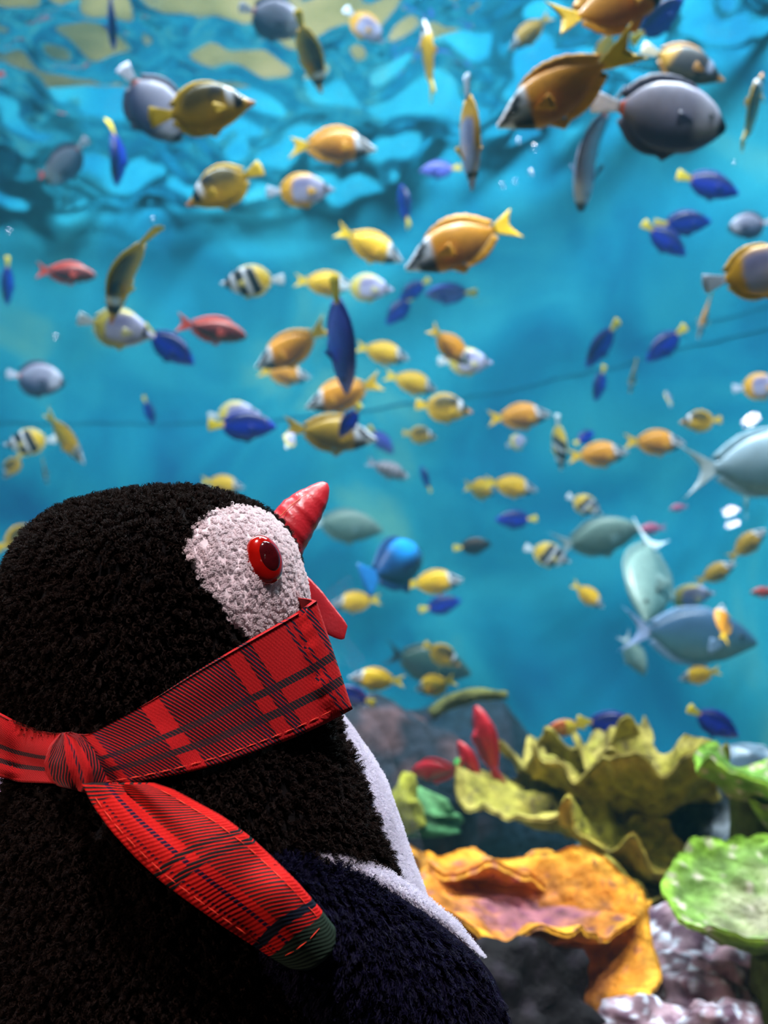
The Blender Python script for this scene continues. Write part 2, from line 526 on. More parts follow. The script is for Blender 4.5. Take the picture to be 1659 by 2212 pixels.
# --- fleece: curled tufts of fibre
def hair_mat(name, c0, c1, rough=0.75, sheen=0.0, spec=0.25, scale=90, trans=0.0):
    m, nt, b = new_mat(name)
    hi = node(nt, 'ShaderNodeHairInfo')
    r = node(nt, 'ShaderNodeMapRange')
    nt.links.new(hi.outputs['Random'], r.inputs['Value'])
    mx = node(nt, 'ShaderNodeMix', data_type='RGBA')
    mx.inputs[6].default_value = (*c0, 1); mx.inputs[7].default_value = (*c1, 1)
    nt.links.new(r.outputs['Result'], mx.inputs[0])
    nt.links.new(mx.outputs[2], b.inputs['Base Color'])
    b.inputs['Roughness'].default_value = rough
    b.inputs['Specular IOR Level'].default_value = spec
    b.inputs['Sheen Weight'].default_value = sheen
    if trans:
        tl_ = node(nt, 'ShaderNodeBsdfTranslucent'); mxs = node(nt, 'ShaderNodeMixShader'); mxs.inputs[0].default_value = trans
        nt.links.new(mx.outputs[2], tl_.inputs['Color'])
        nt.links.new(b.outputs[0], mxs.inputs[1]); nt.links.new(tl_.outputs[0], mxs.inputs[2])
        nt.links.new(mxs.outputs[0], nt.nodes['Material Output'].inputs['Surface'])
    return m

def sample(mask, spacing, q=None, qn_=None, qa_=None):
    Q = quads_pts if q is None else q
    N_ = qn if qn_ is None else qn_
    A = qa if qa_ is None else qa_
    w = A * mask
    n = int(w.sum() / spacing ** 2)
    idx = rng.choice(len(w), size=n, p=w / w.sum())
    u = rng.random(n)[:, None]; v = rng.random(n)[:, None]
    p = (Q[idx, 0] * (1 - u) + Q[idx, 1] * u) * (1 - v) + (Q[idx, 3] * (1 - u) + Q[idx, 2] * u) * v
    return p, N_[idx]
quads_pts = q

def fleece(name, pts, nrm, mat, parent, per=7, length=0.005, base_r=0.0014, fib=0.00016, curl=0.8, lean=(0, 0, -0.5), lift=0.0, npt=4, origin=None, straight=False):
    n = len(pts)
    lean = np.array(lean, float)
    a = rng.normal(size=(n, 3)); a -= (a * nrm).sum(1)[:, None] * nrm; a /= np.linalg.norm(a, axis=1)[:, None]
    b = np.cross(nrm, a)
    ln = lean[None] - (nrm @ lean)[:, None] * nrm
    axis = nrm + ln * 0.6 + a * rng.normal(0, 0.35, (n, 1))
    axis /= np.linalg.norm(axis, axis=1)[:, None]
    L = length * rng.uniform(0.6, 1.25, n)
    turn = rng.uniform(2.0, 4.5, n) * rng.choice([-1, 1], n) * curl
    out = np.empty((n, per, npt, 3)); rads = np.empty((n, per, npt))
    for k in range(per):
        th = rng.uniform(0, 6.283, n); rr = base_r * np.sqrt(rng.random(n))
        lf = rng.uniform(0.75, 1.1, n)
        for i in range(npt):
            t = i / (npt - 1)
            ang = th + turn * t
            r_ = rr * (1 - 0.45 * t) + base_r * 0.35 * t * (0 if straight else 1)
            out[:, k, i] = pts + nrm * lift + axis * (L * lf * (t if straight else math.sin(t * 1.75)))[:, None] + a * (r_ * np.cos(ang))[:, None] + b * (r_ * np.sin(ang))[:, None]
            rads[:, k, i] = fib * (1 - 0.45 * t)
    tot = n * per
    cu = bpy.data.hair_curves.new(name)
    cu.add_curves([npt] * tot)
    pos = out.reshape(-1, 3) - np.array(origin if origin is not None else ORG)
    cu.attributes['position'].data.foreach_set('vector', pos.astype(np.float32).ravel())
    ra = cu.attributes.get('radius') or cu.attributes.new('radius', 'FLOAT', 'POINT')
    ra.data.foreach_set('value', rads.astype(np.float32).ravel())
    cu.materials.append(mat)
    o = bpy.data.objects.new(name, cu)
    link(o, parent)
    o['kind'] = 'stuff'
    return o

m_blackfur = hair_mat('black_fleece', S(5, 4, 5), S(38, 26, 21), rough=0.6, spec=0.10)
m_navyfur = hair_mat('navy_fleece', S(7, 7, 18), S(20, 18, 54), rough=0.55, spec=0.12)
m_whitefur = hair_mat('white_fleece', S(246, 228, 232), S(254, 246, 248), rough=0.8, trans=0.45)
m_feltfur = hair_mat('white_felt_nap', S(218, 214, 232), S(244, 240, 250), rough=0.85, trans=0.4)

vis = (qy < 2330)
mk = ~is_face & ~is_bel & ~scarf_hide & vis
p_, n_ = sample(mk & (facing | (qy < 1330)), 0.00235)
fleece('fleece', p_, n_, m_blackfur, body, per=13, length=0.0050, base_r=0.0015, fib=0.00013)
p_, n_ = sample(mk & ~(facing | (qy < 1330)), 0.004)
fleece('fleece', p_, n_, m_blackfur, body, per=8, length=0.006, base_r=0.0024, fib=0.00026)
p_, n_ = sample(is_face & ~scarf_hide, 0.00155)
fleece('fleece', p_, n_, m_whitefur, face, per=15, length=0.0021, base_r=0.0012, fib=0.00010, lift=0.0016, curl=1.5, lean=(0, 0, -0.2))
p_, n_ = sample(is_bel & ~scarf_hide & vis, 0.0008)
fleece('nap', p_, n_, m_feltfur, belly, per=2, length=0.0020, base_r=0.0007, fib=0.00009, lift=0.0014, curl=0.5, npt=3)

# --- eye
def hit(px, py, extra=0.0):
    r = ray(px, py)
    loc, nn, i, d = bvh.ray_cast(CAM, r.normalized())
    return loc, nn
ec, en = hit(565, 1213)
if en.dot(CAM - ec) < 0: en = -en
en = (en + 0.8 * (CAM - ec).normalized()).normalized()
ex = (AX_R - en * AX_R.dot(en)).normalized(); ez = en.cross(ex)
if ez.dot(AX_U) < 0: ez = -ez
def dome(cx_, cy_, ax_, ay_, rot, base, height, n=40, m=12, flat=0.0):
    vs = []
    c, s = math.cos(rot), math.sin(rot)
    cen_ = ec + ex * (cx_ * MPX) + ez * (cy_ * MPX)
    for i in range(m):
        t = i / (m - 1) * math.pi / 2
        for j in range(n):
            a = j / n * 6.2832
            u = ax_ * math.cos(t) * math.cos(a); v = ay_ * math.cos(t) * math.sin(a)
            vs.append(cen_ + ex * ((u * c - v * s) * MPX) + ez * ((u * s + v * c) * MPX) + en * (base + height * math.sin(t)))
    return vs, grid_faces(m, n, wrap_v=True)
m_eye, nt, b = new_mat('red_resin')
tc = node(nt, 'ShaderNodeTexCoord'); nz = node(nt, 'ShaderNodeTexNoise', Scale=160.0)
nt.links.new(tc.outputs['Object'], nz.inputs['Vector'])
rp = node(nt, 'ShaderNodeValToRGB'); rp.color_ramp.elements[0].color = (*S(128, 5, 3), 1); rp.color_ramp.elements[1].color = (*S(190, 20, 10), 1)
nt.links.new(nz.outputs['Fac'], rp.inputs['Fac']); nt.links.new(rp.outputs['Color'], b.inputs['Base Color'])
b.inputs['Roughness'].default_value = 0.12; b.inputs['Coat Weight'].default_value = 1.0; b.inputs['Coat Roughness'].default_value = 0.04
m_pupil = noise_mat('dark_red_resin', [S(44, 6, 10), S(74, 12, 18)], 140, rough=0.10, spec=0.6)
vs, fs = dome(0, 0, 38, 51, math.radians(20), 0.0040, 0.0052)
eye = mesh_obj('eye', vs, fs, m_eye, penguin, ORG); eye['label'] = 'glossy red oval button eye'
vs, fs = dome(4, 4, 24, 33, math.radians(20), 0.0072, 0.0026)
mesh_obj('pupil', vs, fs, m_pupil, eye, ORG)

# --- beak
m_beak, nt, b = new_mat('red_leatherette')
tc = node(nt, 'ShaderNodeTexCoord'); nz = node(nt, 'ShaderNodeTexNoise', Scale=60.0, Detail=6.0)
nt.links.new(tc.outputs['Object'], nz.inputs['Vector'])
rp = node(nt, 'ShaderNodeValToRGB'); rp.color_ramp.elements[0].color = (*S(176, 26, 40), 1); rp.color_ramp.elements[1].color = (*S(206, 44, 54), 1)
nt.links.new(nz.outputs['Fac'], rp.inputs['Fac']); nt.links.new(rp.outputs['Color'], b.inputs['Base Color'])
n2 = node(nt, 'ShaderNodeTexNoise', Scale=520.0, Detail=3.0); nt.links.new(tc.outputs['Object'], n2.inputs['Vector'])
bp = node(nt, 'ShaderNodeBump', Strength=0.25, Distance=0.001); nt.links.new(n2.outputs['Fac'], bp.inputs['Height']); nt.links.new(bp.outputs['Normal'], b.inputs['Normal'])
b.inputs['Roughness'].default_value = 0.36; b.inputs['Specular IOR Level'].default_value = 0.6

def tube(name, left, right, depth0, depth1, thick, mat, parent, n=40, m=28, wrinkle=0.0, seed=2, square=2.0):
    """loft between two outline polylines; round cross-section in depth"""
    def res(pl):
        pl = np.array(pl, float); d = np.r_[0, np.cumsum(np.linalg.norm(np.diff(pl, axis=0), axis=1))]
        t = np.linspace(0, d[-1], n)
        return np.stack([np.interp(t, d, pl[:, 0]), np.interp(t, d, pl[:, 1])], 1)
    l, r = res(left), res(right)
    for _ in range(3):
        l[1:-1] = .25 * l[:-2] + .5 * l[1:-1] + .25 * l[2:]; r[1:-1] = .25 * r[:-2] + .5 * r[1:-1] + .25 * r[2:]
    vs = []
    for i in range(n):
        t = i / (n - 1)
        d = depth0 + (depth1 - depth0) * t
        c = (l[i] + r[i]) / 2; h = (r[i] - l[i]) / 2
        hwid = np.linalg.norm(h) * MPX
        for j in range(m):
            a = j / m * 6.2832
            wr = 1.0
            if wrinkle:
                wr += wrinkle * math.sin(t * 30 + 2.2 * math.cos(a + 0.6) + seed) * (0.4 + 0.6 * abs(math.sin(a))) + 0.5 * wrinkle * math.sin(t * 55 + 3 * math.sin(a))
            ca = math.copysign(abs(math.cos(a)) ** (2 / square), math.cos(a)); sa = math.copysign(abs(math.sin(a)) ** (2 / square), math.sin(a))
            px, py = c + h * ca * (1 + (wr - 1) * 0.5)
            vs.append(P(px, py, d + hwid * thick * sa * wr))
    fs = grid_faces(n, m, wrap_v=True)
    fs.append(tuple(range(m))); fs.append(tuple(reversed(range((n - 1) * m, n * m))))
    return mesh_obj(name, vs, fs, mat, parent, ORG)
ub = tube('upper_beak', [(560, 1150), (590, 1106), (612, 1082), (640, 1063), (668, 1050), (684, 1043), (692, 1040), (698, 1040)],
     [(640, 1225), (656, 1192), (670, 1165), (682, 1142), (696, 1115), (708, 1085), (713, 1058), (708, 1044)], 0.64, 0.66, 0.8, m_beak, penguin, wrinkle=0.055)
lb = tube('lower_beak', [(640, 1225), (668, 1248), (694, 1275), (716, 1304), (738, 1332), (748, 1346), (751, 1352)],
     [(640, 1320), (664, 1338), (684, 1352), (702, 1368), (722, 1378), (736, 1383), (744, 1380)], 0.645, 0.625, 0.22, m_beak, penguin, wrinkle=0.02, square=3.0)
# seam thread along the top of the beak
m_thread = noise_mat('beak_seam', [S(214, 96, 60), S(235, 140, 100)], 200, rough=0.6)
seam_l = [(598, 1112), (625, 1085), (652, 1066), (680, 1050)]
vs = []
for i in range(24):
    t = i / 23 * 3; k = min(int(t), 2); f = t - k
    x = seam_l[k][0] * (1 - f) + seam_l[k + 1][0] * f; y = seam_l[k][1] * (1 - f) + seam_l[k + 1][1] * f
    dep = 0.633 + 0.022 * i / 23
    c = P(x + 6, y + 5, dep)
    for j in range(6):
        a = j / 6 * 6.283
        vs.append(c + AX_U * 0.0004 * math.cos(a) + AX_F * 0.0004 * math.sin(a))
mesh_obj('seam', vs, grid_faces(24, 6, wrap_v=True), m_thread, ub, ORG)

# --- flipper
m_navybase = noise_mat('navy_fleece_backing', [S(8, 7, 16), S(16, 14, 34)], 300, rough=0.95, spec=0.05)
ftop = np.array([(612, 1850), (640, 1838), (690, 1850), (740, 1872), (800, 1900), (860, 1935), (930, 1980), (985, 2022), (1030, 2062), (1065, 2105), (1090, 2160), (1100, 2212), (1098, 2290), (1080, 2370)], float)
fbot = np.array([(560, 1900), (560, 1990), (575, 2050), (600, 2110), (640, 2170), (690, 2230), (740, 2290), (800, 2350), (850, 2390), (900, 2420), (950, 2440), (1000, 2440), (1040, 2430), (1075, 2400)], float)
def resample(pl, n):
    pl = np.asarray(pl, float); d = np.r_[0, np.cumsum(np.linalg.norm(np.diff(pl, axis=0), axis=1))]
    t = np.linspace(0, d[-1], n)
    o = np.stack([np.interp(t, d, pl[:, k]) for k in range(pl.shape[1])], 1)
    for _ in range(4):
        o[1:-1] = .25 * o[:-2] + .5 * o[1:-1] + .25 * o[2:]
    return o
nu, nv = 60, 40
ft, fb = resample(ftop, nu), resample(fbot, nu)
def flip_depth(u, v):
    return 0.528 + 0.045 * u - 0.030 * math.sin(min(v, 1) * math.pi * 0.75) - 0.012 * v
fr_, bk_ = [], []
for i in range(nu):
    for j in range(nv):
        u, v = i / (nu - 1), j / (nv - 1)
        px, py = ft[i] * (1 - v) + fb[i] * v
        d = flip_depth(u, v)
        th = 0.016 * math.sqrt(max(0.0, 1 - (2 * v - 1) ** 4)) * math.sqrt(max(0.0, 1 - (2 * u - 1) ** 6))
        fr_.append(P(px, py, d - th * 0.4)); bk_.append(P(px, py, d + 0.004 + th * 0.9))
vs = fr_ + bk_
gf = grid_faces(nu, nv); N0 = nu * nv
fs = list(gf) + [tuple(N0 + k for k in reversed(f)) for f in gf]
ring = [i * nv for i in range(nu)] + [(nu - 1) * nv + j for j in range(1, nv)] + [i * nv + nv - 1 for i in range(nu - 2, -1, -1)] + [j for j in range(nv - 2, 0, -1)]
for k in range(len(ring)):
    a, c = ring[k], ring[(k + 1) % len(ring)]
    fs.append((a, a + N0, c + N0, c))
flipper = mesh_obj('flipper', vs, fs, m_navybase, penguin, ORG)
fa = np.array([tuple(v) for v in fr_])
fq = fa[np.array(gf)]
fn = np.cross(fq[:, 2] - fq[:, 0], fq[:, 3] - fq[:, 1]); far_ = np.linalg.norm(fn, axis=1); fn = fn / np.maximum(far_[:, None], 1e-12)
if (fn * (Cn - fq.mean(1))).sum() < 0: fn = -fn
fpx, fpy, _d = project_np(fq.mean(1))
fv = np.tile((np.arange(nv - 1) + 0.5) / (nv - 1), nu - 1)
p_, n_ = sample(((fpy < 2330) & (fv > 0.022)).astype(float), 0.0022, fq, fn, far_ / 2)
fleece('fleece', p_, n_, m_navyfur, flipper, per=9, length=0.0062, base_r=0.0016, fib=0.00014, curl=0.7, lean=(-0.8, 0, -1.6), npt=5)
fbvh = BVHTree.FromPolygons([Vector(v) for v in vs], [f for f in fs])
# white lining that shows along the flipper's upper edge
lo_pl = resample([(686, 1850), (740, 1874), (800, 1902), (860, 1936), (930, 1980), (985, 2022), (1044, 2072)], 40)
up_pl = resample([(680, 1834), (730, 1832), (796, 1856), (856, 1890), (922, 1938), (984, 1986), (1046, 2068)], 40)
vs = []
for i in range(40):
    u = i / 39
    for j in range(9):
        v = j / 8
        px, py = lo_pl[i] * (1 - v) + up_pl[i] * v
        vs.append(P(px, py, 0.530 + 0.050 * u - 0.008 - 0.004 * math.sin(v * 1.4) + 0.016 * v * v))
back = [Vector(v) + AX_F * 0.004 - AX_U * 0.001 for v in vs]
gf = grid_faces(40, 9); N0 = 360
ring = [i * 9 for i in range(40)] + [39 * 9 + j for j in range(1, 9)] + [i * 9 + 8 for i in range(38, -1, -1)] + [j for j in range(7, 0, -1)]
fs = list(gf) + [tuple(N0 + k for k in reversed(f)) for f in gf] + [(ring[k], ring[k] + N0, ring[(k + 1) % len(ring)] + N0, ring[(k + 1) % len(ring)]) for k in range(len(ring))]
lining = mesh_obj('flipper_lining', vs + back, fs, m_felt, flipper, ORG)
la = np.array([tuple(v) for v in vs]); lq = la[np.array(gf)]
ln_ = np.cross(lq[:, 2] - lq[:, 0], lq[:, 3] - lq[:, 1]); lar = np.linalg.norm(ln_, axis=1); ln_ = ln_ / np.maximum(lar[:, None], 1e-12)
if (ln_ * (Cn - lq.mean(1))).sum() < 0: ln_ = -ln_
p_, n_ = sample(np.ones(len(lq)), 0.0009, lq, ln_, lar / 2)
fleece('nap', p_, n_, m_feltfur, lining, per=2, length=0.0018, base_r=0.0007, fib=0.00009, curl=0.5, npt=3)
lining['label'] = 'strip of white felt lining along the upper edge of the flipper'

# ---------------------------------------------------------------- tartan scarf
def tartan(name, u_hatch, bars, dark_u, dark_v, thin_u, thin_v, red, hatch_dir=1.0, hatch_scale=520.0):
    """weave drawn over the cloth's own UV (metres): twill hatch, plain red bars, dark lines"""
    m, nt, b = new_mat(name)
    L = nt.links
    uv = node(nt, 'ShaderNodeUVMap')
    sp = node(nt, 'ShaderNodeSeparateXYZ'); L.new(uv.outputs[0], sp.inputs[0])
    U, V = sp.outputs[0], sp.outputs[1]
    def math_(op, a, b_=None, c=None):
        n = node(nt, 'ShaderNodeMath', operation=op)
        for k, x in enumerate((a, b_, c)):
            if x is None: continue
            if isinstance(x, (int, float)): n.inputs[k].default_value = x
            else: L.new(x, n.inputs[k])
        return n.outputs[0]
    def pulse(sig, c, w):            # 1 inside [c-w, c+w]
        d = math_('ABSOLUTE', math_('SUBTRACT', sig, c))
        return math_('LESS_THAN', d, w)
    def any_(sig, lst):
        o = None
        for (c, w) in lst:
            p = pulse(sig, c, w)
            o = p if o is None else math_('MAXIMUM', o, p)
        return o if o is not None else math_('MULTIPLY', sig, 0.0)
    diag = math_('ADD', math_('MULTIPLY', U, hatch_scale), math_('MULTIPLY', V, hatch_scale * hatch_dir))
    tri = math_('PINGPONG', diag, 0.5)
    hatch = math_('GREATER_THAN', tri, 0.18)
    rest = any_(U, u_hatch)
    rest = math_('MULTIPLY', rest, math_('SUBTRACT', 1.0, any_(U, bars)))
    hatch = math_('MULTIPLY', hatch, rest)
    lines = math_('MAXIMUM', any_(U, dark_u), any_(V, dark_v))
    lines = math_('MULTIPLY', lines, math_('ADD', 0.45, math_('MULTIPLY', 0.55, math_('GREATER_THAN', math_('PINGPONG', diag, 0.5), 0.12))))
    thin = math_('MAXIMUM', any_(U, thin_u), any_(V, thin_v))
    thin = math_('MULTIPLY', thin, math_('GREATER_THAN', math_('PINGPONG', diag, 0.5), 0.2))
    # plain weave speckle
    wv = node(nt, 'ShaderNodeTexNoise', Scale=1500.0, Detail=1.0); L.new(uv.outputs[0], wv.inputs['Vector'])
    c_red = node(nt, 'ShaderNodeValToRGB')
    c_red.color_ramp.elements[0].position = 0.35; c_red.color_ramp.elements[1].position = 0.65
    c_red.color_ramp.elements[0].color = (*[x * 0.72 for x in red], 1); c_red.color_ramp.elements[1].color = (*red, 1)
    L.new(wv.outputs['Fac'], c_red.inputs['Fac'])
    def mixc(fac, a, col):
        n = node(nt, 'ShaderNodeMix', data_type='RGBA')
        L.new(fac, n.inputs[0]); L.new(a, n.inputs[6]); n.inputs[7].default_value = (*col, 1)
        return n.outputs[2]
    c = mixc(hatch, c_red.outputs['Color'], S(22, 14, 24))
    c = mixc(lines, c, S(20, 34, 40))
    c = mixc(thin, c, S(24, 24, 46))
    L.new(c, b.inputs['Base Color'])
    b.inputs['Roughness'].default_value = 0.8
    b.inputs['Specular IOR Level'].default_value = 0.15
    b.inputs['Sheen Weight'].default_value = 0.1
    bp = node(nt, 'ShaderNodeBump', Strength=0.35, Distance=0.0006)
    hsum = math_('ADD', tri, math_('PINGPONG', math_('MULTIPLY', math_('SUBTRACT', U, V), 900.0), 0.5))
    L.new(hsum, bp.inputs['Height']); L.new(bp.outputs['Normal'], b.inputs['Normal'])
    return m

RED = S(200, 24, 29)
SC = P(130, 1640, 0.50)
scarf = empty('tartan_scarf', SC)
tag(scarf, 'red tartan scarf knotted round the plush penguin with one hanging end', 'scarf')

bot = [(-60, 1664), (-20, 1674), (40, 1690), (110, 1692), (200, 1702), (300, 1690), (390, 1672), (480, 1650), (560, 1622), (640, 1592), (710, 1560), (762, 1532)]
top = [(-60, 1520), (-20, 1534), (20, 1556), (80, 1580), (140, 1586), (190, 1588), (330, 1512), (430, 1450), (540, 1386), (600, 1352), (645, 1326), (684, 1298)]
NU, NV = 150, 26
bt, tp = resample(bot, NU), resample(top, NU)
grid = np.zeros((NU, NV, 3)); dd = np.zeros((NU, NV)); pxs = np.zeros((NU, NV, 2))
for i in range(NU):
    for j in range(NV):
        v = j / (NV - 1)
        px, py = bt[i] * (1 - v) + tp[i] * v
        pxs[i, j] = px, py
        cxx = 355 * (1 - v) + 316 * v; ax = 500 * (1 - v) + 450 * v
        cs = max(-1, min(1, (px - cxx) / ax))
        dring = D0 - 0.092 * math.sqrt(1 - cs * cs)
        loc, nn, k, dist = bvh.ray_cast(CAM, ray(px, py).normalized())
        if loc is not None:
            d = (loc - CAM).dot(AX_F) - 0.0075 - 0.002 * math.sin(v * 3.14)
            dd[i, j] = min(d, dring + 0.008)
        else:
            dd[i, j] = dring
for _ in range(14):
    dd[1:-1] = .25 * dd[:-2] + .5 * dd[1:-1] + .25 * dd[2:]
for i in range(NU):
    for j in range(NV):
        fold = 0.0012 * math.sin(j / (NV - 1) * 9 + i * 0.08) * max(0, 1 - i / 60)
        grid[i, j] = P(pxs[i, j, 0], pxs[i, j, 1], dd[i, j] - fold)
# carry on round the far side
NB = 70
bg_ = np.zeros((NB, NV, 3))
for i in range(NB):
    t = (i + 1) / (NB + 1)
    for j in range(NV):
        a, c = grid[-1, j], grid[0, j]
        base = a * (1 - t) + c * t
        bul = (abs(math.sin(t * math.pi)) ** 0.75) * 0.112
        out = 0.006 * math.sin(t * math.pi * 2) * 0
        bg_[i, j] = base + Fn * bul + Un * 0.012 * math.sin(t * math.pi)
allg = np.concatenate([grid, bg_], 0)
NT = NU + NB
# UV in metres along and across
du = np.r_[0, np.cumsum(np.linalg.norm(np.diff(allg[:, NV // 2], axis=0), axis=1))]
uvs = np.zeros((NT, NV, 2))
wid = np.linalg.norm(allg[:, -1] - allg[:, 0], axis=1)
for i in range(NT):
    for j in range(NV):
        uvs[i, j] = (du[i] + 0.016 * (j / (NV - 1) - 0.5), (j / (NV - 1)) * 0.055)
LB = du[NU - 1]
def uat(px):                           # distance along the band at the picture column px of its middle line
    mid = pxs[:, NV // 2, 0]
    return float(np.interp(px, mid, du[:NU]))
m_band = tartan('tartan_band', [((uat(205) + uat(600)) / 2, (uat(600) - uat(205)) / 2)],
                [(uat(372), 0.0048), (uat(560), 0.0040), (uat(232), 0.003)], [], [(0.0150, 0.0022), (0.0275, 0.0020)],
                [(uat(245), 0.002), (uat(530), 0.0016), (uat(588), 0.0018), (uat(676), 0.0010), (uat(690), 0.0010), (uat(724), 0.0022)], [], RED, 0.35)
def shell(name, g, thick_vec, mat, parent, uv, closed_u=False, origin=SC):
    """cloth sheet with a real thickness"""
    nu_, nv_ = g.shape[:2]
    A = g.reshape(-1, 3); Bk = (g + thick_vec).reshape(-1, 3)
    gf_ = grid_faces(nu_, nv_, wrap_u=closed_u); n0 = nu_ * nv_
    f = list(gf_) + [tuple(n0 + k for k in reversed(x)) for x in gf_]
    rngs = [[i * nv_ for i in range(nu_)], [i * nv_ + nv_ - 1 for i in range(nu_)]]
    if closed_u:
        for r_ in rngs:
            for k in range(nu_):
                a, c = r_[k], r_[(k + 1) % nu_]
                f.append((a, a + n0, c + n0, c))
    else:
        rr = rngs[0] + [(nu_ - 1) * nv_ + j for j in range(1, nv_)] + list(reversed(rngs[1][:-1])) + [j for j in range(nv_ - 2, 0, -1)]
        for k in range(len(rr)):
            a, c = rr[k], rr[(k + 1) % len(rr)]
            f.append((a, a + n0, c + n0, c))
    uv2 = np.concatenate([uv.reshape(-1, 2)] * 2, 0)
    return mesh_obj(name, np.concatenate([A, Bk], 0), f, mat, parent, origin, uvs=uv2)
cen_b = allg.mean(axis=(0, 1))
inw = cen_b[None, None] - allg; inw -= (inw @ Un)[..., None] * Un; inw /= np.linalg.norm(inw, axis=2, keepdims=True)
band = shell('neck_band', allg, inw * 0.0022, m_band, scarf, uvs, closed_u=True)

# knot: a bulging wrap of cloth beside the band
m_knot = tartan('tartan_knot', [(0.010, 0.006), (0.034, 0.004)], [], [], [], [(0.0225, 0.0012)], [], RED, 0.5)
nu, nv = 40, 30
kl = resample([(128, 1586), (104, 1612), (90, 1650), (98, 1684), (128, 1700), (150, 1704)], nu)
kr = resample([(150, 1584), (176, 1592), (212, 1620), (236, 1660), (232, 1700), (196, 1716)], nu)
kd = D0 - 0.0
g = np.zeros((nu, nv, 3)); uvk = np.zeros((nu, nv, 2))
for i in range(nu):
    u = i / (nu - 1)
    for j in range(nv):
        v = j / (nv - 1)
        px, py = kl[i] * (1 - v) + kr[i] * v
        loc, nn, k, dist = bvh.ray_cast(CAM, ray(px, py).normalized())
        d = (loc - CAM).dot(AX_F) if loc is not None else 0.56
        bulge = 0.006 + 0.013 * math.sin(math.pi * v) ** 0.7 * (0.45 + 0.55 * math.sin(math.pi * min(1, u * 0.8 + 0.15))) + 0.0018 * math.sin(v * 16 + u * 5)
        g[i, j] = P(px, py, d - bulge)
        uvk[i, j] = (v * 0.04, u * 0.04)
shell('knot', g, Fn * 0.004, m_knot, scarf, uvk)

# hanging end
def cast_all(px, py):
    r = ray(px, py).normalized(); best = None
    for b_ in (bvh, fbvh):
        loc, nn, k, dist = b_.ray_cast(CAM, r)
        if loc is not None:
            d = (loc - CAM).dot(AX_F)
            best = d if best is None else min(best, d)
    return best if best is not None else 0.56
tl = [(176, 1694), (200, 1740), (240, 1795), (290, 1850), (345, 1902), (410, 1950), (480, 2000), (545, 2042), (600, 2078), (626, 2092)]
trr = [(330, 1694), (372, 1708), (420, 1734), (478, 1766), (540, 1812), (590, 1858), (640, 1908), (690, 1966), (724, 2010)]
nu, nv = 110, 36
tl_, tr_ = resample(tl, nu), resample(trr, nu)
g = np.zeros((nu, nv, 3)); uvt = np.zeros((nu, nv, 2)); tpx = np.zeros((nu, nv, 2)); td = np.zeros((nu, nv))
for i in range(nu):
    for j in range(nv):
        v = j / (nv - 1)
        tpx[i, j] = tl_[i] * (1 - v) + tr_[i] * v + np.array((22.0, 26.0)) * (max(0, i / (nu - 1) - 0.72) / 0.28) ** 2 * (1 - abs(2 * v - 1) ** 3)
        td[i, j] = cast_all(*tpx[i, j])
for _ in range(60):
    td[1:-1] = .25 * td[:-2] + .5 * td[1:-1] + .25 * td[2:]
    td[:, 1:-1] = .25 * td[:, :-2] + .5 * td[:, 1:-1] + .25 * td[:, 2:]
for i in range(nu):
    u = i / (nu - 1)
    for j in range(nv):
        v = j / (nv - 1)
        crease = 0.010 * math.exp(-((v - (0.52 - 0.2 * u)) / 0.12) ** 2) * max(0, 1 - u / 0.45)
        lift = 0.012 + 0.007 * (1 - v) * max(0, 1 - u) + 0.006 * math.sin(math.pi * u) + 0.002 * math.sin(u * 11 + v * 3) + 0.003 * math.sin(v * math.pi)
        g[i, j] = P(tpx[i, j, 0], tpx[i, j, 1], td[i, j] - lift + crease)
dl = np.r_[0, np.cumsum(np.linalg.norm(np.diff(g[:, nv // 2], axis=0), axis=1))]
for i in range(nu):
    for j in range(nv):
        v = j / (nv - 1)
        uvt[i, j] = (dl[i] + 0.004 * math.sin(v * 3), v * 0.034)
LT = dl[-1]
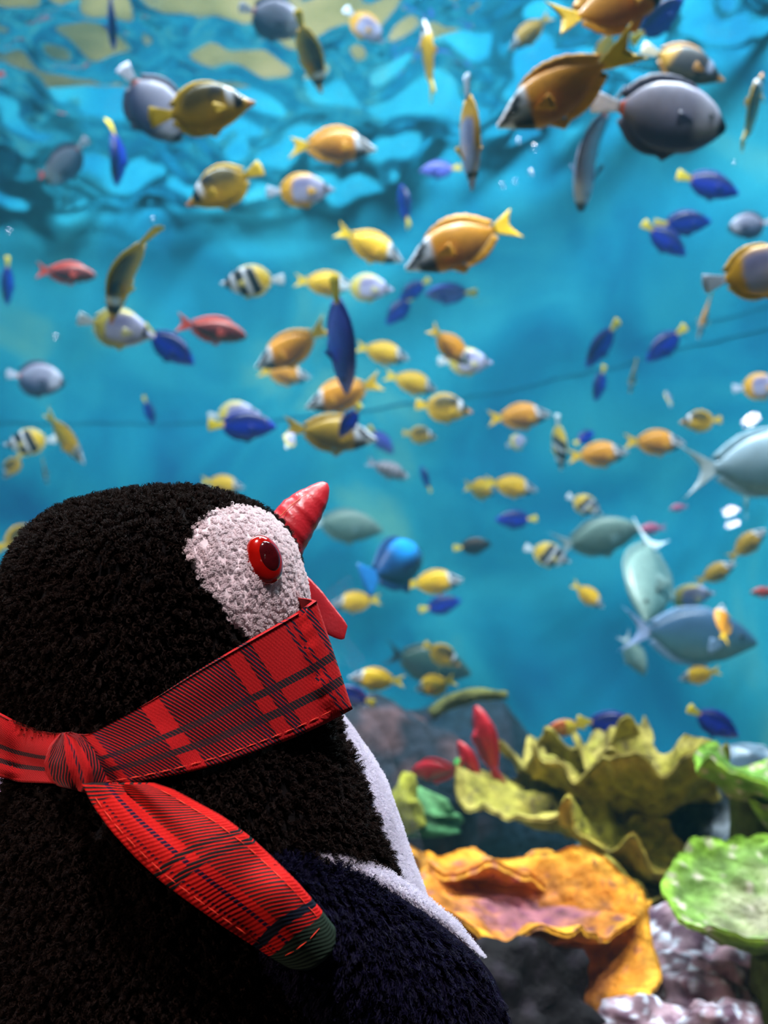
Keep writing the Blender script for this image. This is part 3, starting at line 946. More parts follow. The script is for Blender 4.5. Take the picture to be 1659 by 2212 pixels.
def tail_mat():
    m, nt, b = new_mat('tartan_end')
    L = nt.links
    uv = node(nt, 'ShaderNodeUVMap'); sp = node(nt, 'ShaderNodeSeparateXYZ'); L.new(uv.outputs[0], sp.inputs[0])
    U, V = sp.outputs[0], sp.outputs[1]
    def M(op, a, b_=None):
        n = node(nt, 'ShaderNodeMath', operation=op)
        for k, x in enumerate((a, b_)):
            if x is None: continue
            if isinstance(x, (int, float)): n.inputs[k].default_value = x
            else: L.new(x, n.inputs[k])
        return n.outputs[0]
    def inside(sig, a, c): return M('MULTIPLY', M('GREATER_THAN', sig, a), M('LESS_THAN', sig, c))
    wob = node(nt, 'ShaderNodeTexNoise', Scale=40.0); L.new(uv.outputs[0], wob.inputs['Vector'])
    d = M('ADD', M('ADD', M('MULTIPLY', U, 430.0), M('MULTIPLY', V, -160.0)), M('MULTIPLY', wob.outputs['Fac'], 1.5))
    tri = M('PINGPONG', d, 0.5)
    hatch = M('GREATER_THAN', tri, 0.26)
    zone = M('MAXIMUM', inside(V, 0.0165, 0.040), M('MULTIPLY', inside(U, 0.0, 0.012), 1.0))
    zone = M('MULTIPLY', zone, M('SUBTRACT', 1.0, inside(V, 0.0312, 0.04)))
    fac_h = M('MULTIPLY', hatch, zone)
    line = M('MULTIPLY', inside(V, 0.0108, 0.0128), M('GREATER_THAN', tri, 0.14))
    line2 = M('MULTIPLY', inside(V, 0.0045, 0.0058), M('GREATER_THAN', tri, 0.30))
    bars = M('MAXIMUM', inside(U, LT * 0.40, LT * 0.425), inside(U, LT * 0.455, LT * 0.485))
    bars = M('MULTIPLY', bars, M('GREATER_THAN', tri, 0.12))
    bar3 = inside(U, LT * 0.80, LT * 0.835)
    green = inside(U, LT * 0.885, 1.0)
    c_red = node(nt, 'ShaderNodeValToRGB'); wv = node(nt, 'ShaderNodeTexNoise', Scale=1200.0); L.new(uv.outputs[0], wv.inputs['Vector'])
    c_red.color_ramp.elements[0].color = (*[x * 0.75 for x in RED], 1); c_red.color_ramp.elements[1].color = (*S(232, 38, 30), 1)
    L.new(wv.outputs['Fac'], c_red.inputs['Fac'])
    def mix(f, a, col):
        n = node(nt, 'ShaderNodeMix', data_type='RGBA'); L.new(f, n.inputs[0]); L.new(a, n.inputs[6]); n.inputs[7].default_value = (*col, 1); return n.outputs[2]
    c = mix(fac_h, c_red.outputs['Color'], S(48, 38, 38))
    for f, col in ((line, S(28, 22, 50)), (line2, S(34, 22, 40)), (bars, S(26, 34, 36)), (bar3, S(22, 30, 44)), (green, S(38, 56, 46))):
        c = mix(f, c, col)
    L.new(c, b.inputs['Base Color'])
    b.inputs['Roughness'].default_value = 0.8; b.inputs['Specular IOR Level'].default_value = 0.15
    bp = node(nt, 'ShaderNodeBump', Strength=0.5, Distance=0.0008); L.new(tri, bp.inputs['Height']); L.new(bp.outputs['Normal'], b.inputs['Normal'])
    return m
tail = shell('hanging_end', g, Fn * 0.0035, tail_mat(), scarf, uvt)

# stitches along hems: short threads, each its own piece
m_stitch = noise_mat('red_thread', [S(238, 60, 40), S(250, 84, 58)], 300, rough=0.6)
sv = []
for i in range(7):
    t = i / 6; rr = 0.00028 * math.sin(math.pi * min(max(t, .12), .88))
    for j in range(6):
        a = j / 6 * 6.283
        sv.append((t - 0.5, rr * math.cos(a), rr * math.sin(a) + 0.0))
sme = mesh_data('stitch', sv, grid_faces(7, 6, wrap_v=True), [m_stitch])
def stitches(parent, pts, step, gap, lift):
    pts = np.array(pts); s = np.r_[0, np.cumsum(np.linalg.norm(np.diff(pts, axis=0), axis=1))]
    pos = step * 0.5
    while pos + step < s[-1]:
        a = Vector([np.interp(pos, s, pts[:, k]) for k in range(3)]); c = Vector([np.interp(pos + step * (1 - gap), s, pts[:, k]) for k in range(3)])
        to_cam = (CAM - a).normalized()
        x = (c - a); ln = x.length; x.normalize(); y = to_cam.cross(x).normalized(); zz = x.cross(y)
        o = bpy.data.objects.new('stitch', sme); link(o, parent)
        M_ = Matrix((x, y, zz)).transposed().to_4x4()
        o.matrix_basis = Matrix.Translation((a + c) / 2 + to_cam * lift - SC) @ M_ @ Matrix.Diagonal((ln, 1, 1, 1))
        pos += step
stitches(band, allg[30:NU - 2, 2], 0.0075, 0.2, 0.0006)
stitches(tail, g[3:-8, 3], 0.0085, 0.25, 0.0006)
stitches(tail, g[3:-8, nv - 4], 0.0085, 0.25, 0.0006)
stitches(tail, g[-9, 3:nv - 3], 0.0085, 0.25, 0.0006)

# ---------------------------------------------------------------- corals and rocks
m_coral = attr_mat('coral_skin', rough=0.75, spec=0.2, noise_amt=0.5, noise_scale=38.0, bump=0.9, bump_scale=70.0)

def mixcol(a, b, t):
    t = np.clip(t, 0, 1)[:, None]
    return np.array(a)[None] * (1 - t) + np.array(b)[None] * t

def sheet(name, c, R, cup, ruffle, kf, tilt, cols, parent=None, seed=0, yaw=0.0, arc=(0, 6.2832), thick=0.012, squash=1.0, origin=None, edge_up=0.0, inner=0.004, nr=30, nt_=130, wrinkle=0.0028, fine=0.12):
    """a plate of coral: a dish with a ruffled rim, thick enough to hold; cols = centre, mid, rim, spots"""
    r_ = np.random.default_rng(seed)
    full = abs(arc[1] - arc[0] - 6.2832) < 1e-3
    th = np.linspace(arc[0], arc[1], nt_, endpoint=not full)
    rr = inner + (1 - inner) * np.linspace(0, 1, nr)
    T, Rr = np.meshgrid(th, rr, indexing='ij')
    p1, p2, p3, p4 = r_.uniform(0, 6.28, 4)
    rim = 1 + 0.10 * np.sin(2 * T + p1) + 0.07 * np.sin(3 * T + p2) + 0.05 * np.sin(kf * T + p3) + 0.02 * np.sin(2.7 * kf * T)
    x = R * Rr * rim * np.cos(T); y = R * Rr * rim * np.sin(T) * squash
    zz = R * (cup * Rr ** 1.8 + ruffle * Rr ** 2.6 * (np.sin(kf * T + p3) + 0.5 * np.sin(1.9 * kf * T + p4) + fine * np.sin(3.1 * kf * T + p1)) + edge_up * np.maximum(0, Rr - 0.82) / 0.18)
    up = np.stack([x, y, zz], -1).reshape(-1, 3)
    up[:, 2] += 0.012 * R / 0.14 * fnoise(up * 9, seed + 3, 3) + wrinkle * fnoise(up * 34, seed + 5, 3)
    t_ = np.repeat((thick * (1.15 - 0.75 * Rr)).reshape(-1, 1), 1, 1)
    dn = up.copy(); dn[:, 2] -= t_[:, 0]
    V = np.concatenate([up, dn], 0)
    rad = np.concatenate([Rr.ravel(), Rr.ravel()])
    nz = fnoise(V * 14, seed + 8, 3)
    C = mixcol(cols[0], cols[1], (rad - 0.25 + 0.25 * nz) / 0.4)
    rimt = np.clip((rad - 0.86 + 0.05 * nz) / 0.10, 0, 1)[:, None]
    C = C * (1 - rimt) + np.array(cols[2])[None] * rimt
    sp = np.clip((fnoise(V * 40, seed + 21, 2) - 0.45) / 0.2, 0, 1)[:, None] * 0.8
    C = C * (1 - sp) + np.array(cols[3])[None] * sp
    nu_, nv_ = nt_, nr
    gf_ = grid_faces(nu_, nv_, wrap_u=full); n0 = nu_ * nv_
    fs = list(gf_) + [tuple(n0 + k for k in reversed(f)) for f in gf_]
    rngs = [[i * nv_ for i in range(nu_)], [i * nv_ + nv_ - 1 for i in range(nu_)]]
    if full:
        for q_ in rngs:
            for k in range(nu_):
                a, b_ = q_[k], q_[(k + 1) % nu_]
                fs.append((a, a + n0, b_ + n0, b_))
    else:
        rr2 = rngs[0] + [(nu_ - 1) * nv_ + j for j in range(1, nv_)] + list(reversed(rngs[1][:-1])) + [j for j in range(nv_ - 2, 0, -1)]
        for k in range(len(rr2)):
            a, b_ = rr2[k], rr2[(k + 1) % len(rr2)]
            fs.append((a, a + n0, b_ + n0, b_))
    M_ = Matrix.Translation(c) @ Matrix.Rotation(yaw, 4, 'Z') @ Matrix.Rotation(tilt, 4, 'X')
    Mn = np.array(M_)
    V = V @ Mn[:3, :3].T + Mn[:3, 3]
    return mesh_obj(name, V, fs, m_coral, parent, origin if origin is not None else c, colors=C)

def stalk(name, p0, p1, r0, r1, col, parent, origin, seed=0):
    vs = []; n, m = 10, 16
    p0 = Vector(p0); p1 = Vector(p1)
    for i in range(n):
        t = i / (n - 1); p = p0.lerp(p1, t); r = r0 * (1 - t) + r1 * t
        for j in range(m):
            a = j / m * 6.283
            k = 1 + 0.14 * math.sin(3 * a + i) + 0.08 * math.sin(5 * a + 2.1 * i + seed)
            vs.append((p.x + r * k * math.cos(a), p.y + r * k * math.sin(a), p.z))
    return mesh_obj(name, vs, grid_faces(n, m, wrap_v=True), m_coral, parent, origin, colors=np.tile(np.array(col), (n * m, 1)))

def coral(name, label, c, base_z=0.5):
    o = empty(name, (c.x, c.y, base_z))
    tag(o, label, 'coral')
    return o

OR = (S(186, 120, 96), S(196, 122, 40), S(214, 150, 46), S(120, 74, 96))
OR2 = (S(150, 92, 60), S(200, 128, 36), S(222, 164, 52), S(120, 70, 60))
OL = (S(128, 116, 46), S(150, 142, 60), S(178, 164, 84), S(106, 92, 60))
GR = (S(120, 136, 84), S(104, 148, 62), S(140, 186, 66), S(186, 172, 160))

# tiered orange plate coral
c = PY(1130, 1985, 1.30)
t_ = coral('orange_plate_coral', 'tiered orange plate coral with purple speckled middle, beside the penguin flipper', c)
o3 = t_.location.copy()
sheet('plate', c, 0.140, 0.22, 0.075, 5, math.radians(12), (S(140, 88, 96), S(190, 120, 44), S(222, 158, 44), S(116, 66, 92)), t_, 2, yaw=0.6, origin=o3, thick=0.014, squash=0.95)
c2 = PY(1035, 1880, 1.42)
sheet('plate', c2, 0.105, 0.10, 0.05, 4, math.radians(9), (S(190, 120, 104), S(200, 128, 52), S(214, 150, 50), S(180, 104, 120)), t_, 5, yaw=2.1, origin=o3, thick=0.022)
c3 = PY(1150, 2150, 1.24)
sheet('plate', c3 + Vector((0, 0.05, 0)), 0.165, 0.16, 0.05, 4, math.radians(44), OR2, t_, 9, yaw=-0.5, origin=o3, thick=0.014)
stalk('stalk', (c.x - 0.01, c.y + 0.06, 0.5), (c.x, c.y + 0.03, c.z + 0.0), 0.10, 0.035, S(96, 66, 50), t_, o3)
stalk('stalk', (c2.x, c2.y + 0.03, 0.5), (c2.x, c2.y, c2.z), 0.06, 0.04, S(96, 66, 50), t_, o3, 3)

# olive cabbage coral: curled leaves rising behind
c = PY(1215, 1752, 1.72)
t_ = coral('cabbage_coral', 'large olive cabbage coral with curled folded leaves behind the orange plates', c)
o3 = t_.location.copy()
sheet('leaf', c, 0.155, 0.18, 0.10, 5, math.radians(16), OL, t_, 12, yaw=0.4, origin=o3, thick=0.014)
c2 = PY(1330, 1735, 1.66)
sheet('leaf', c2, 0.135, 0.42, 0.17, 6, math.radians(10), OL, t_, 17, yaw=1.6, origin=o3, thick=0.014)
sheet('leaf', PY(1405, 1735, 1.60), 0.105, 0.80, 0.16, 5, math.radians(-6), OL, t_, 19, yaw=2.9, origin=o3, thick=0.012)
sheet('leaf', PY(1260, 1690, 1.80), 0.12, 0.55, 0.15, 6, math.radians(8), OL, t_, 23, yaw=4.0, origin=o3, thick=0.012)
sheet('leaf', PY(1370, 1880, 1.52), 0.105, 0.5, 0.18, 6, math.radians(20), (S(120, 110, 40), S(150, 144, 52), S(170, 158, 66), S(98, 92, 50)), t_, 27, yaw=1.0, origin=o3, thick=0.014)
sheet('leaf', PY(1360, 1960, 1.50), 0.085, 0.4, 0.14, 5, math.radians(25), (S(110, 102, 40), S(140, 134, 50), S(160, 150, 62), S(90, 86, 50)), t_, 31, yaw=2.0, origin=o3, thick=0.014)
stalk('stalk', (c.x + 0.12, c.y + 0.03, 0.5), (c.x + 0.10, c.y, c.z - 0.02), 0.14, 0.07, S(80, 74, 44), t_, o3, 5)
stalk('stalk', (c2.x + 0.04, c2.y - 0.02, 0.5), (c2.x + 0.02, c2.y, c2.z + 0.02), 0.10, 0.05, S(80, 74, 44), t_, o3, 6)

# lime green bowl corals
c = PY(1665, 1990, 1.24)
t_ = coral('bowl_coral', 'lime green bowl coral standing over the purple rubble', c)
sheet('bowl', c, 0.114, 0.45, 0.05, 3, math.radians(22), (S(150, 150, 124), S(112, 146, 72), S(140, 186, 66), S(200, 184, 178)), t_, 41, yaw=-0.5, origin=t_.location.copy(), thick=0.014, wrinkle=0.005)
stalk('stalk', (c.x + 0.03, c.y + 0.02, 0.5), (c.x + 0.005, c.y, c.z - 0.012), 0.07, 0.03, S(70, 90, 44), t_, t_.location.copy(), 2)
c = PY(1622, 1715, 1.42)
t_ = coral('bowl_coral', 'small lime green curled coral level with the top of the olive cabbage coral', c)
sheet('bowl', c, 0.085, 0.42, 0.13, 4, math.radians(14), GR, t_, 44, yaw=0.9, origin=t_.location.copy(), thick=0.012)
sheet('bowl', c + Vector((0.05, -0.03, -0.05)), 0.065, 0.4, 0.12, 4, math.radians(14), GR, t_, 47, yaw=2.2, origin=t_.location.copy(), thick=0.012)
stalk('stalk', (c.x + 0.02, c.y + 0.02, 0.5), (c.x, c.y, c.z), 0.06, 0.03, S(70, 90, 44), t_, t_.location.copy(), 4)

def rock(name, c, r, cols, label, seed, cat='rock', sq=(1, 1, 0.8), amp=0.28, n=40, m=24, fr=1.0, group=None, rough_mat=None):
    a = np.linspace(0, 2 * np.pi, n, endpoint=False); b_ = np.linspace(0.02, np.pi - 0.02, m)
    A, B = np.meshgrid(a, b_, indexing='ij')
    d = np.stack([np.sin(B) * np.cos(A), np.sin(B) * np.sin(A), np.cos(B)], -1).reshape(-1, 3)
    k = 1 + amp * fnoise(d * 0.5 * fr, seed, 4)
    V = d * np.array(sq) * r * k[:, None]
    nz = fnoise(V / r * 1.1, seed + 4, 3); nz2 = fnoise(V / r * 2.2, seed + 9, 2)
    C = mixcol(cols[0], cols[1], 0.5 + 0.9 * nz)
    s_ = np.clip((nz2 - 0.25) / 0.3, 0, 1)[:, None]
    C = C * (1 - s_) + np.array(cols[2])[None] * s_
    me = mesh_data(name, V, [tuple(reversed(f)) for f in grid_faces(n, m, wrap_u=True)], [rough_mat or m_rock], colors=C)
    o = bpy.data.objects.new(name, me); link(o); o.location = c
    return tag(o, label, cat, group)
m_rock = attr_mat('encrusted_rock', rough=0.85, spec=0.2, noise_amt=0.5, noise_scale=34.0, bump=1.0, bump_scale=45.0)
PU = (S(92, 70, 88), S(160, 134, 146), S(206, 214, 232))
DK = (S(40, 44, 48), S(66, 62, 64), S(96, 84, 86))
k = 0
for (px, py, Y, r, lab) in ((1440, 2040, 1.40, 0.060, 'pale purple crusted stone touching the outer orange plate rim'),
                        (1520, 2075, 1.36, 0.058, 'mauve stone in the rubble below the lime green bowl coral'),
                        (1450, 2120, 1.30, 0.050, 'bluish white crusted stone low in the rubble beside the outer orange plate'),
                        (1520, 2150, 1.26, 0.048, 'pinkish stone lowest in the rubble by the frame edge'),
                        (1595, 2130, 1.32, 0.055, 'dull mauve stone under the stalk of the lime green bowl coral'),
                        (1400, 2220, 1.18, 0.040, 'dark mauve stone beneath the outer orange plate tip'),
                        (1560, 2215, 1.14, 0.035, 'grey pink stone lowest beneath the lime green bowl coral')):
    rock('rubble_stone', PY(px, py, Y), r, PU, lab, 60 + k, group='stones of the rubble heap', sq=(1.15, 1, 0.7), amp=0.35, fr=1.6); k += 1
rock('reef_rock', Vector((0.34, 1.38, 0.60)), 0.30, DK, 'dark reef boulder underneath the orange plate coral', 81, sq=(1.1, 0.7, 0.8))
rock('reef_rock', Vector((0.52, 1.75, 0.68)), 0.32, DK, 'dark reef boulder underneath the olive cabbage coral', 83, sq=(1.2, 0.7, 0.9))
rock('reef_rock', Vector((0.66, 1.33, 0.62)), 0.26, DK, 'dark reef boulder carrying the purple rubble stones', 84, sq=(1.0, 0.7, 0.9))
rock('reef_rock', PY(1075, 2190, 1.16), 0.075, (S(9, 9, 12), S(18, 16, 20), S(34, 30, 38)), 'rock under the orange plate rim, coloured blackish as painted shade', 99, sq=(1.25, 0.6, 0.9), amp=0.45, fr=1.8)  # near-black colour painted in for the shade below the plate
rock('reef_rock', PY(1600, 1830, 1.75), 0.14, (S(50, 74, 92), S(86, 104, 120), S(190, 206, 224)), 'blue grey rock crusted white between the two lime green corals', 86, sq=(1.0, 0.8, 1.0), amp=0.35)
rock('reef_mound', PY(940, 1750, 2.45) + Vector((0, 0.12, -0.1)), 0.36, (S(14, 34, 50), S(24, 46, 58), S(66, 54, 66)), 'dusky blue reef mound with pinkish crust behind the penguin chest', 88, sq=(0.85, 0.7, 1.0), amp=0.3)
rock('reef_mound', PY(770, 1780, 2.1), 0.24, (S(20, 38, 50), S(44, 46, 58), S(84, 64, 68)), 'brownish pink crusted rock showing just past the penguin belly', 90, sq=(1.0, 0.7, 1.0), amp=0.3)
rock('reef_mound', PY(-10, 1800, 1.9), 0.16, (S(150, 90, 130), S(200, 130, 170), S(220, 190, 210)), 'pink crusted rock peeping out behind the back of the penguin', 92, sq=(0.8, 0.7, 1.0), amp=0.3)
rock('reef_mound', Vector((1.9, 2.0, 0.55)), 0.45, (S(40, 70, 92), S(60, 92, 112), S(96, 120, 124)), 'shadowy blue reef mound low by the angled wall', 94, sq=(1.3, 0.7, 0.7), amp=0.3)
rock('reef_mound', Vector((0.55, 2.95, 0.72)), 0.45, (S(30, 78, 104), S(40, 104, 124), S(70, 124, 124)), 'distant teal reef ridge along the foot of the angled wall', 96, sq=(1.6, 0.5, 0.75), amp=0.3)

def finger(name, pts_, radii, col, label, tipcol=None, cat='coral'):
    pl = resample([tuple(p) for p in pts_], 24)
    rd = np.interp(np.linspace(0, 1, 24), np.linspace(0, 1, len(radii)), radii)
    vs = []; m = 14; C = []
    for i in range(24):
        t = pl[min(i + 1, 23)] - pl[max(i - 1, 0)]; t /= np.linalg.norm(t)
        a = np.cross(t, (0.3, 1, 0.2)); a /= np.linalg.norm(a); b_ = np.cross(t, a)
        for j in range(m):
            an = j / m * 6.283; kk = 1 + 0.12 * math.sin(3 * an + i * 0.6)
            vs.append(pl[i] + (a * math.cos(an) + b_ * math.sin(an)) * rd[i] * kk)
            C.append(np.array(col) * (1 - i / 23) + np.array(tipcol or col) * (i / 23))
    fs = grid_faces(24, m, wrap_v=True); fs.append(tuple(range(m))); fs.append(tuple(reversed(range(23 * m, 24 * m))))
    return tag(mesh_obj(name, vs, fs, m_coral, None, pl[0], colors=np.array(C)), label, cat)
Yb = 2.15
finger('finger_coral', [PY(930, 1545, Yb), PY(975, 1512, Yb), PY(1035, 1500, Yb), PY(1096, 1502, Yb)], [0.012, 0.016, 0.014, 0.008], S(84, 86, 46), 'olive finger coral reaching sideways below the two round yellow fish', S(104, 104, 52))
finger('finger_coral', [PY(800, 1570, Yb), PY(820, 1540, Yb), PY(855, 1532, Yb)], [0.02, 0.026, 0.014], S(90, 120, 60), 'stubby bright green coral finger beside the scarf tip', S(120, 180, 60))
finger('finger_coral', [PY(790, 1530, Yb), PY(825, 1560, Yb), PY(865, 1585, Yb)], [0.014, 0.016, 0.012], S(120, 120, 50), 'thin olive coral branch slanting down under the green finger', S(150, 140, 60))
finger('finger_coral', [PY(900, 1790, 1.9), PY(872, 1730, 1.9), PY(885, 1670, 1.9)], [0.022, 0.026, 0.012], S(140, 140, 50), 'yellow green coral stub at the edge of the white belly', S(170, 168, 60))
finger('finger_coral', [PY(930, 1800, 1.95), PY(925, 1750, 1.95), PY(940, 1715, 1.95)], [0.06, 0.055, 0.03], S(60, 110, 70), 'soft green coral lump under the round red fish', S(90, 140, 90))
finger('finger_coral', [PY(1005, 1740, 2.0), PY(1000, 1690, 2.0), PY(1003, 1640, 2.0)], [0.02, 0.026, 0.016], S(60, 120, 70), 'bright green coral finger between the two red fish', S(80, 170, 80))

# ---------------------------------------------------------------- fish
m_fish = attr_mat('fish_skin', rough=0.38, spec=0.5, noise_amt=0.10, noise_scale=14.0, coat=0.15)
m_fin = attr_mat('fish_fin', rough=0.5, spec=0.4, noise_amt=0.14, noise_scale=30.0)
m_fisheye = noise_mat('fish_eye', [S(8, 8, 10), S(20, 18, 20)], 40, rough=0.1, spec=0.7)

def stripe(x, c, w, soft=0.02):
    return np.clip((w + soft - np.abs(x - c)) / soft, 0, 1)
def step(x, e, soft=0.03):
    return np.clip((x - e) / soft + 0.5, 0, 1)
def blend(C, col, f):
    return C * (1 - f[..., None]) + np.array(col) * f[..., None]

YEL = S(240, 186, 22); ORG_ = S(222, 138, 22); WHT = S(222, 226, 240); BLK = S(16, 18, 26); LIL = S(186, 186, 224)

def c_fox(body_col, low):
    def f(t, v):
        C = np.tile(np.array(body_col), t.shape + (1,))
        C = blend(C, low, step(-v, 0.1, 0.9) * stripe(t, 0.58, 0.16, 0.2))  # browner lower flank: body tone, partly shading put into the colour
        edge = 0.30 + 0.05 * v
        C = blend(C, WHT, 1 - step(t, edge, 0.03))
        band = stripe(v, 0.05 + 2.6 * t, 0.28, 0.08) * (1 - step(t, 0.28, 0.05))
        C = blend(C, BLK, band)
        chest = step(-v, 0.28, 0.15) * stripe(t, 0.205, 0.07, 0.03)
        return blend(C, BLK, chest)
    return f
def c_raccoon(t, v):
    C = np.tile(np.array(S(206, 160, 24)), t.shape + (1,))
    C = blend(C, S(46, 40, 30), step(v, 0.15 - 0.5 * (t - 0.5), 0.5) * stripe(t, 0.60, 0.20, 0.12))
    C = blend(C, S(120, 100, 36), step(v, -0.35, 0.5) * stripe(t, 0.60, 0.2, 0.15) * 0.5)
    C = blend(C, BLK, stripe(v - 1.0 + 2.2 * (t - 0.30), 0.0, 0.22, 0.08) * step(t, 0.28, 0.03) * (1 - step(t, 0.52, 0.05)))
    C = blend(C, WHT, stripe(t, 0.275 + 0.02 * v, 0.035, 0.02) * step(v, 0.0, 0.15))
    C = blend(C, BLK, stripe(t, 0.185, 0.045, 0.02) * step(v, -0.55, 0.1))
    return blend(C, S(226, 140, 70), 1 - step(t, 0.09, 0.05))
def c_darkrac(t, v):
    C = np.tile(np.array(S(18, 16, 34)), t.shape + (1,))
    C = blend(C, S(84, 76, 44), step(-v, 0.45, 0.4) * 0.6)
    C = blend(C, S(240, 178, 40), step(t + 0.06 * v, 0.80, 0.08))
    C = blend(C, S(150, 160, 190), stripe(t, 0.26, 0.03, 0.03) * step(v, -0.2, 0.2))
    return blend(C, S(220, 150, 60), 1 - step(t, 0.09, 0.05))
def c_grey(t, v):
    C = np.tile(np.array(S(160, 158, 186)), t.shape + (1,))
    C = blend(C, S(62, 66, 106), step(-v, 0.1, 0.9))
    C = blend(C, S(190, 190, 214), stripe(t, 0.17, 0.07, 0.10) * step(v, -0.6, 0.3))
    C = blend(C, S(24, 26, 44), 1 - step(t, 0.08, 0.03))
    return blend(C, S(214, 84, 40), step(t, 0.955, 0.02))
def c_blue(a, b_):
    def f(t, v):
        C = np.tile(np.array(a), t.shape + (1,))
        C = blend(C, b_, step(v, 0.25, 0.4) * stripe(t, 0.55, 0.35, 0.1))
        return blend(C, YEL, step(t, 0.965, 0.02))
    return f
def c_pearl(rim):
    def f(t, v):
        C = np.tile(np.array(LIL), t.shape + (1,))
        C = blend(C, S(120, 116, 170), stripe(t, 0.62, 0.12, 0.15) * step(v, 0.0, 0.5) * 0.7)
        C = blend(C, rim, step(t, 0.80 - 0.05 * np.abs(v), 0.06))
        C = blend(C, rim, step(np.abs(v), 0.82, 0.12) * step(t, 0.42, 0.1))
        C = blend(C, BLK, stripe(t, 0.16, 0.025, 0.015) * step(v, -0.4, 0.1))
        return C
    return f
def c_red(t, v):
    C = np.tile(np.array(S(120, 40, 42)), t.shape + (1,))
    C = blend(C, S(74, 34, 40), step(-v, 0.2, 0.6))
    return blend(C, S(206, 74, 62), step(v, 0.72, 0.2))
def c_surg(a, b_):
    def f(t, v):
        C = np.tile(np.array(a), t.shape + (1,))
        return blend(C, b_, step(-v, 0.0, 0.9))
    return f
def c_band(t, v):
    C = np.tile(np.array(WHT), t.shape + (1,))
    C = blend(C, BLK, stripe(t, 0.15, 0.045, 0.02))
    C = blend(C, BLK, stripe(t + 0.08 * v, 0.40, 0.075, 0.03))
    C = blend(C, BLK, stripe(t + 0.10 * v, 0.66, 0.075, 0.03))
    return blend(C, S(230, 190, 40), step(t + 0.1 * v, 0.76, 0.03))
def c_serg(t, v):
    C = np.tile(np.array(S(170, 170, 190)), t.shape + (1,))
    for k in range(5):
        C = blend(C, S(70, 62, 66), stripe(t, 0.2 + 0.17 * k, 0.045, 0.03))
    return C
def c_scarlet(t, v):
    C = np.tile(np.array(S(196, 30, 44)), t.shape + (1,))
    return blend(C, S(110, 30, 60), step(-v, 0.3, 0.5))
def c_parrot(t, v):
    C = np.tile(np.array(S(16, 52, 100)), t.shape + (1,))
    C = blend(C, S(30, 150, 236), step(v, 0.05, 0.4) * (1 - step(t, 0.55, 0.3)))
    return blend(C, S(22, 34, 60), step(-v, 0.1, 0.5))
def c_flame(t, v):
    C = np.tile(np.array(S(190, 92, 40)), t.shape + (1,))
    return blend(C, S(234, 206, 60), step(t, 0.62, 0.06))

# outline stations: t 0 = snout, 1 = tail base; (t, upper, lower, half width) in body lengths
OVAL = [(0, .02, .02, .012), (.06, .075, .06, .03), (.15, .15, .12, .05), (.3, .225, .20, .062), (.5, .255, .24, .060), (.7, .22, .22, .045), (.85, .14, .14, .028), (.94, .065, .065, .016), (1, .045, .045, .012)]
DISC = [(0, .018, .02, .012), (.08, .045, .05, .026), (.15, .11, .10, .040), (.25, .21, .18, .052), (.45, .30, .27, .056), (.65, .30, .28, .046), (.82, .22, .22, .030), (.93, .09, .09, .016), (1, .05, .05, .012)]
LONG = [(0, .018, .020, .014), (.08, .06, .06, .030), (.18, .13, .125, .050), (.32, .20, .195, .062), (.5, .225, .215, .060), (.7, .19, .18, .044), (.85, .11, .11, .026), (.95, .035, .035, .014), (1, .03, .03, .012)]
ROUND = [(0, .03, .03, .02), (.05, .10, .09, .04), (.13, .20, .18, .06), (.28, .30, .29, .075), (.5, .34, .34, .070), (.7, .31, .31, .055), (.86, .21, .21, .034), (.95, .08, .08, .018), (1, .05, .05, .012)]
SPIN = [(0, .03, .03, .02), (.06, .09, .07, .04), (.16, .15, .125, .066), (.32, .20, .17, .085), (.5, .20, .175, .080), (.7, .15, .14, .055), (.85, .085, .085, .032), (.95, .04, .04, .018), (1, .034, .034, .014)]

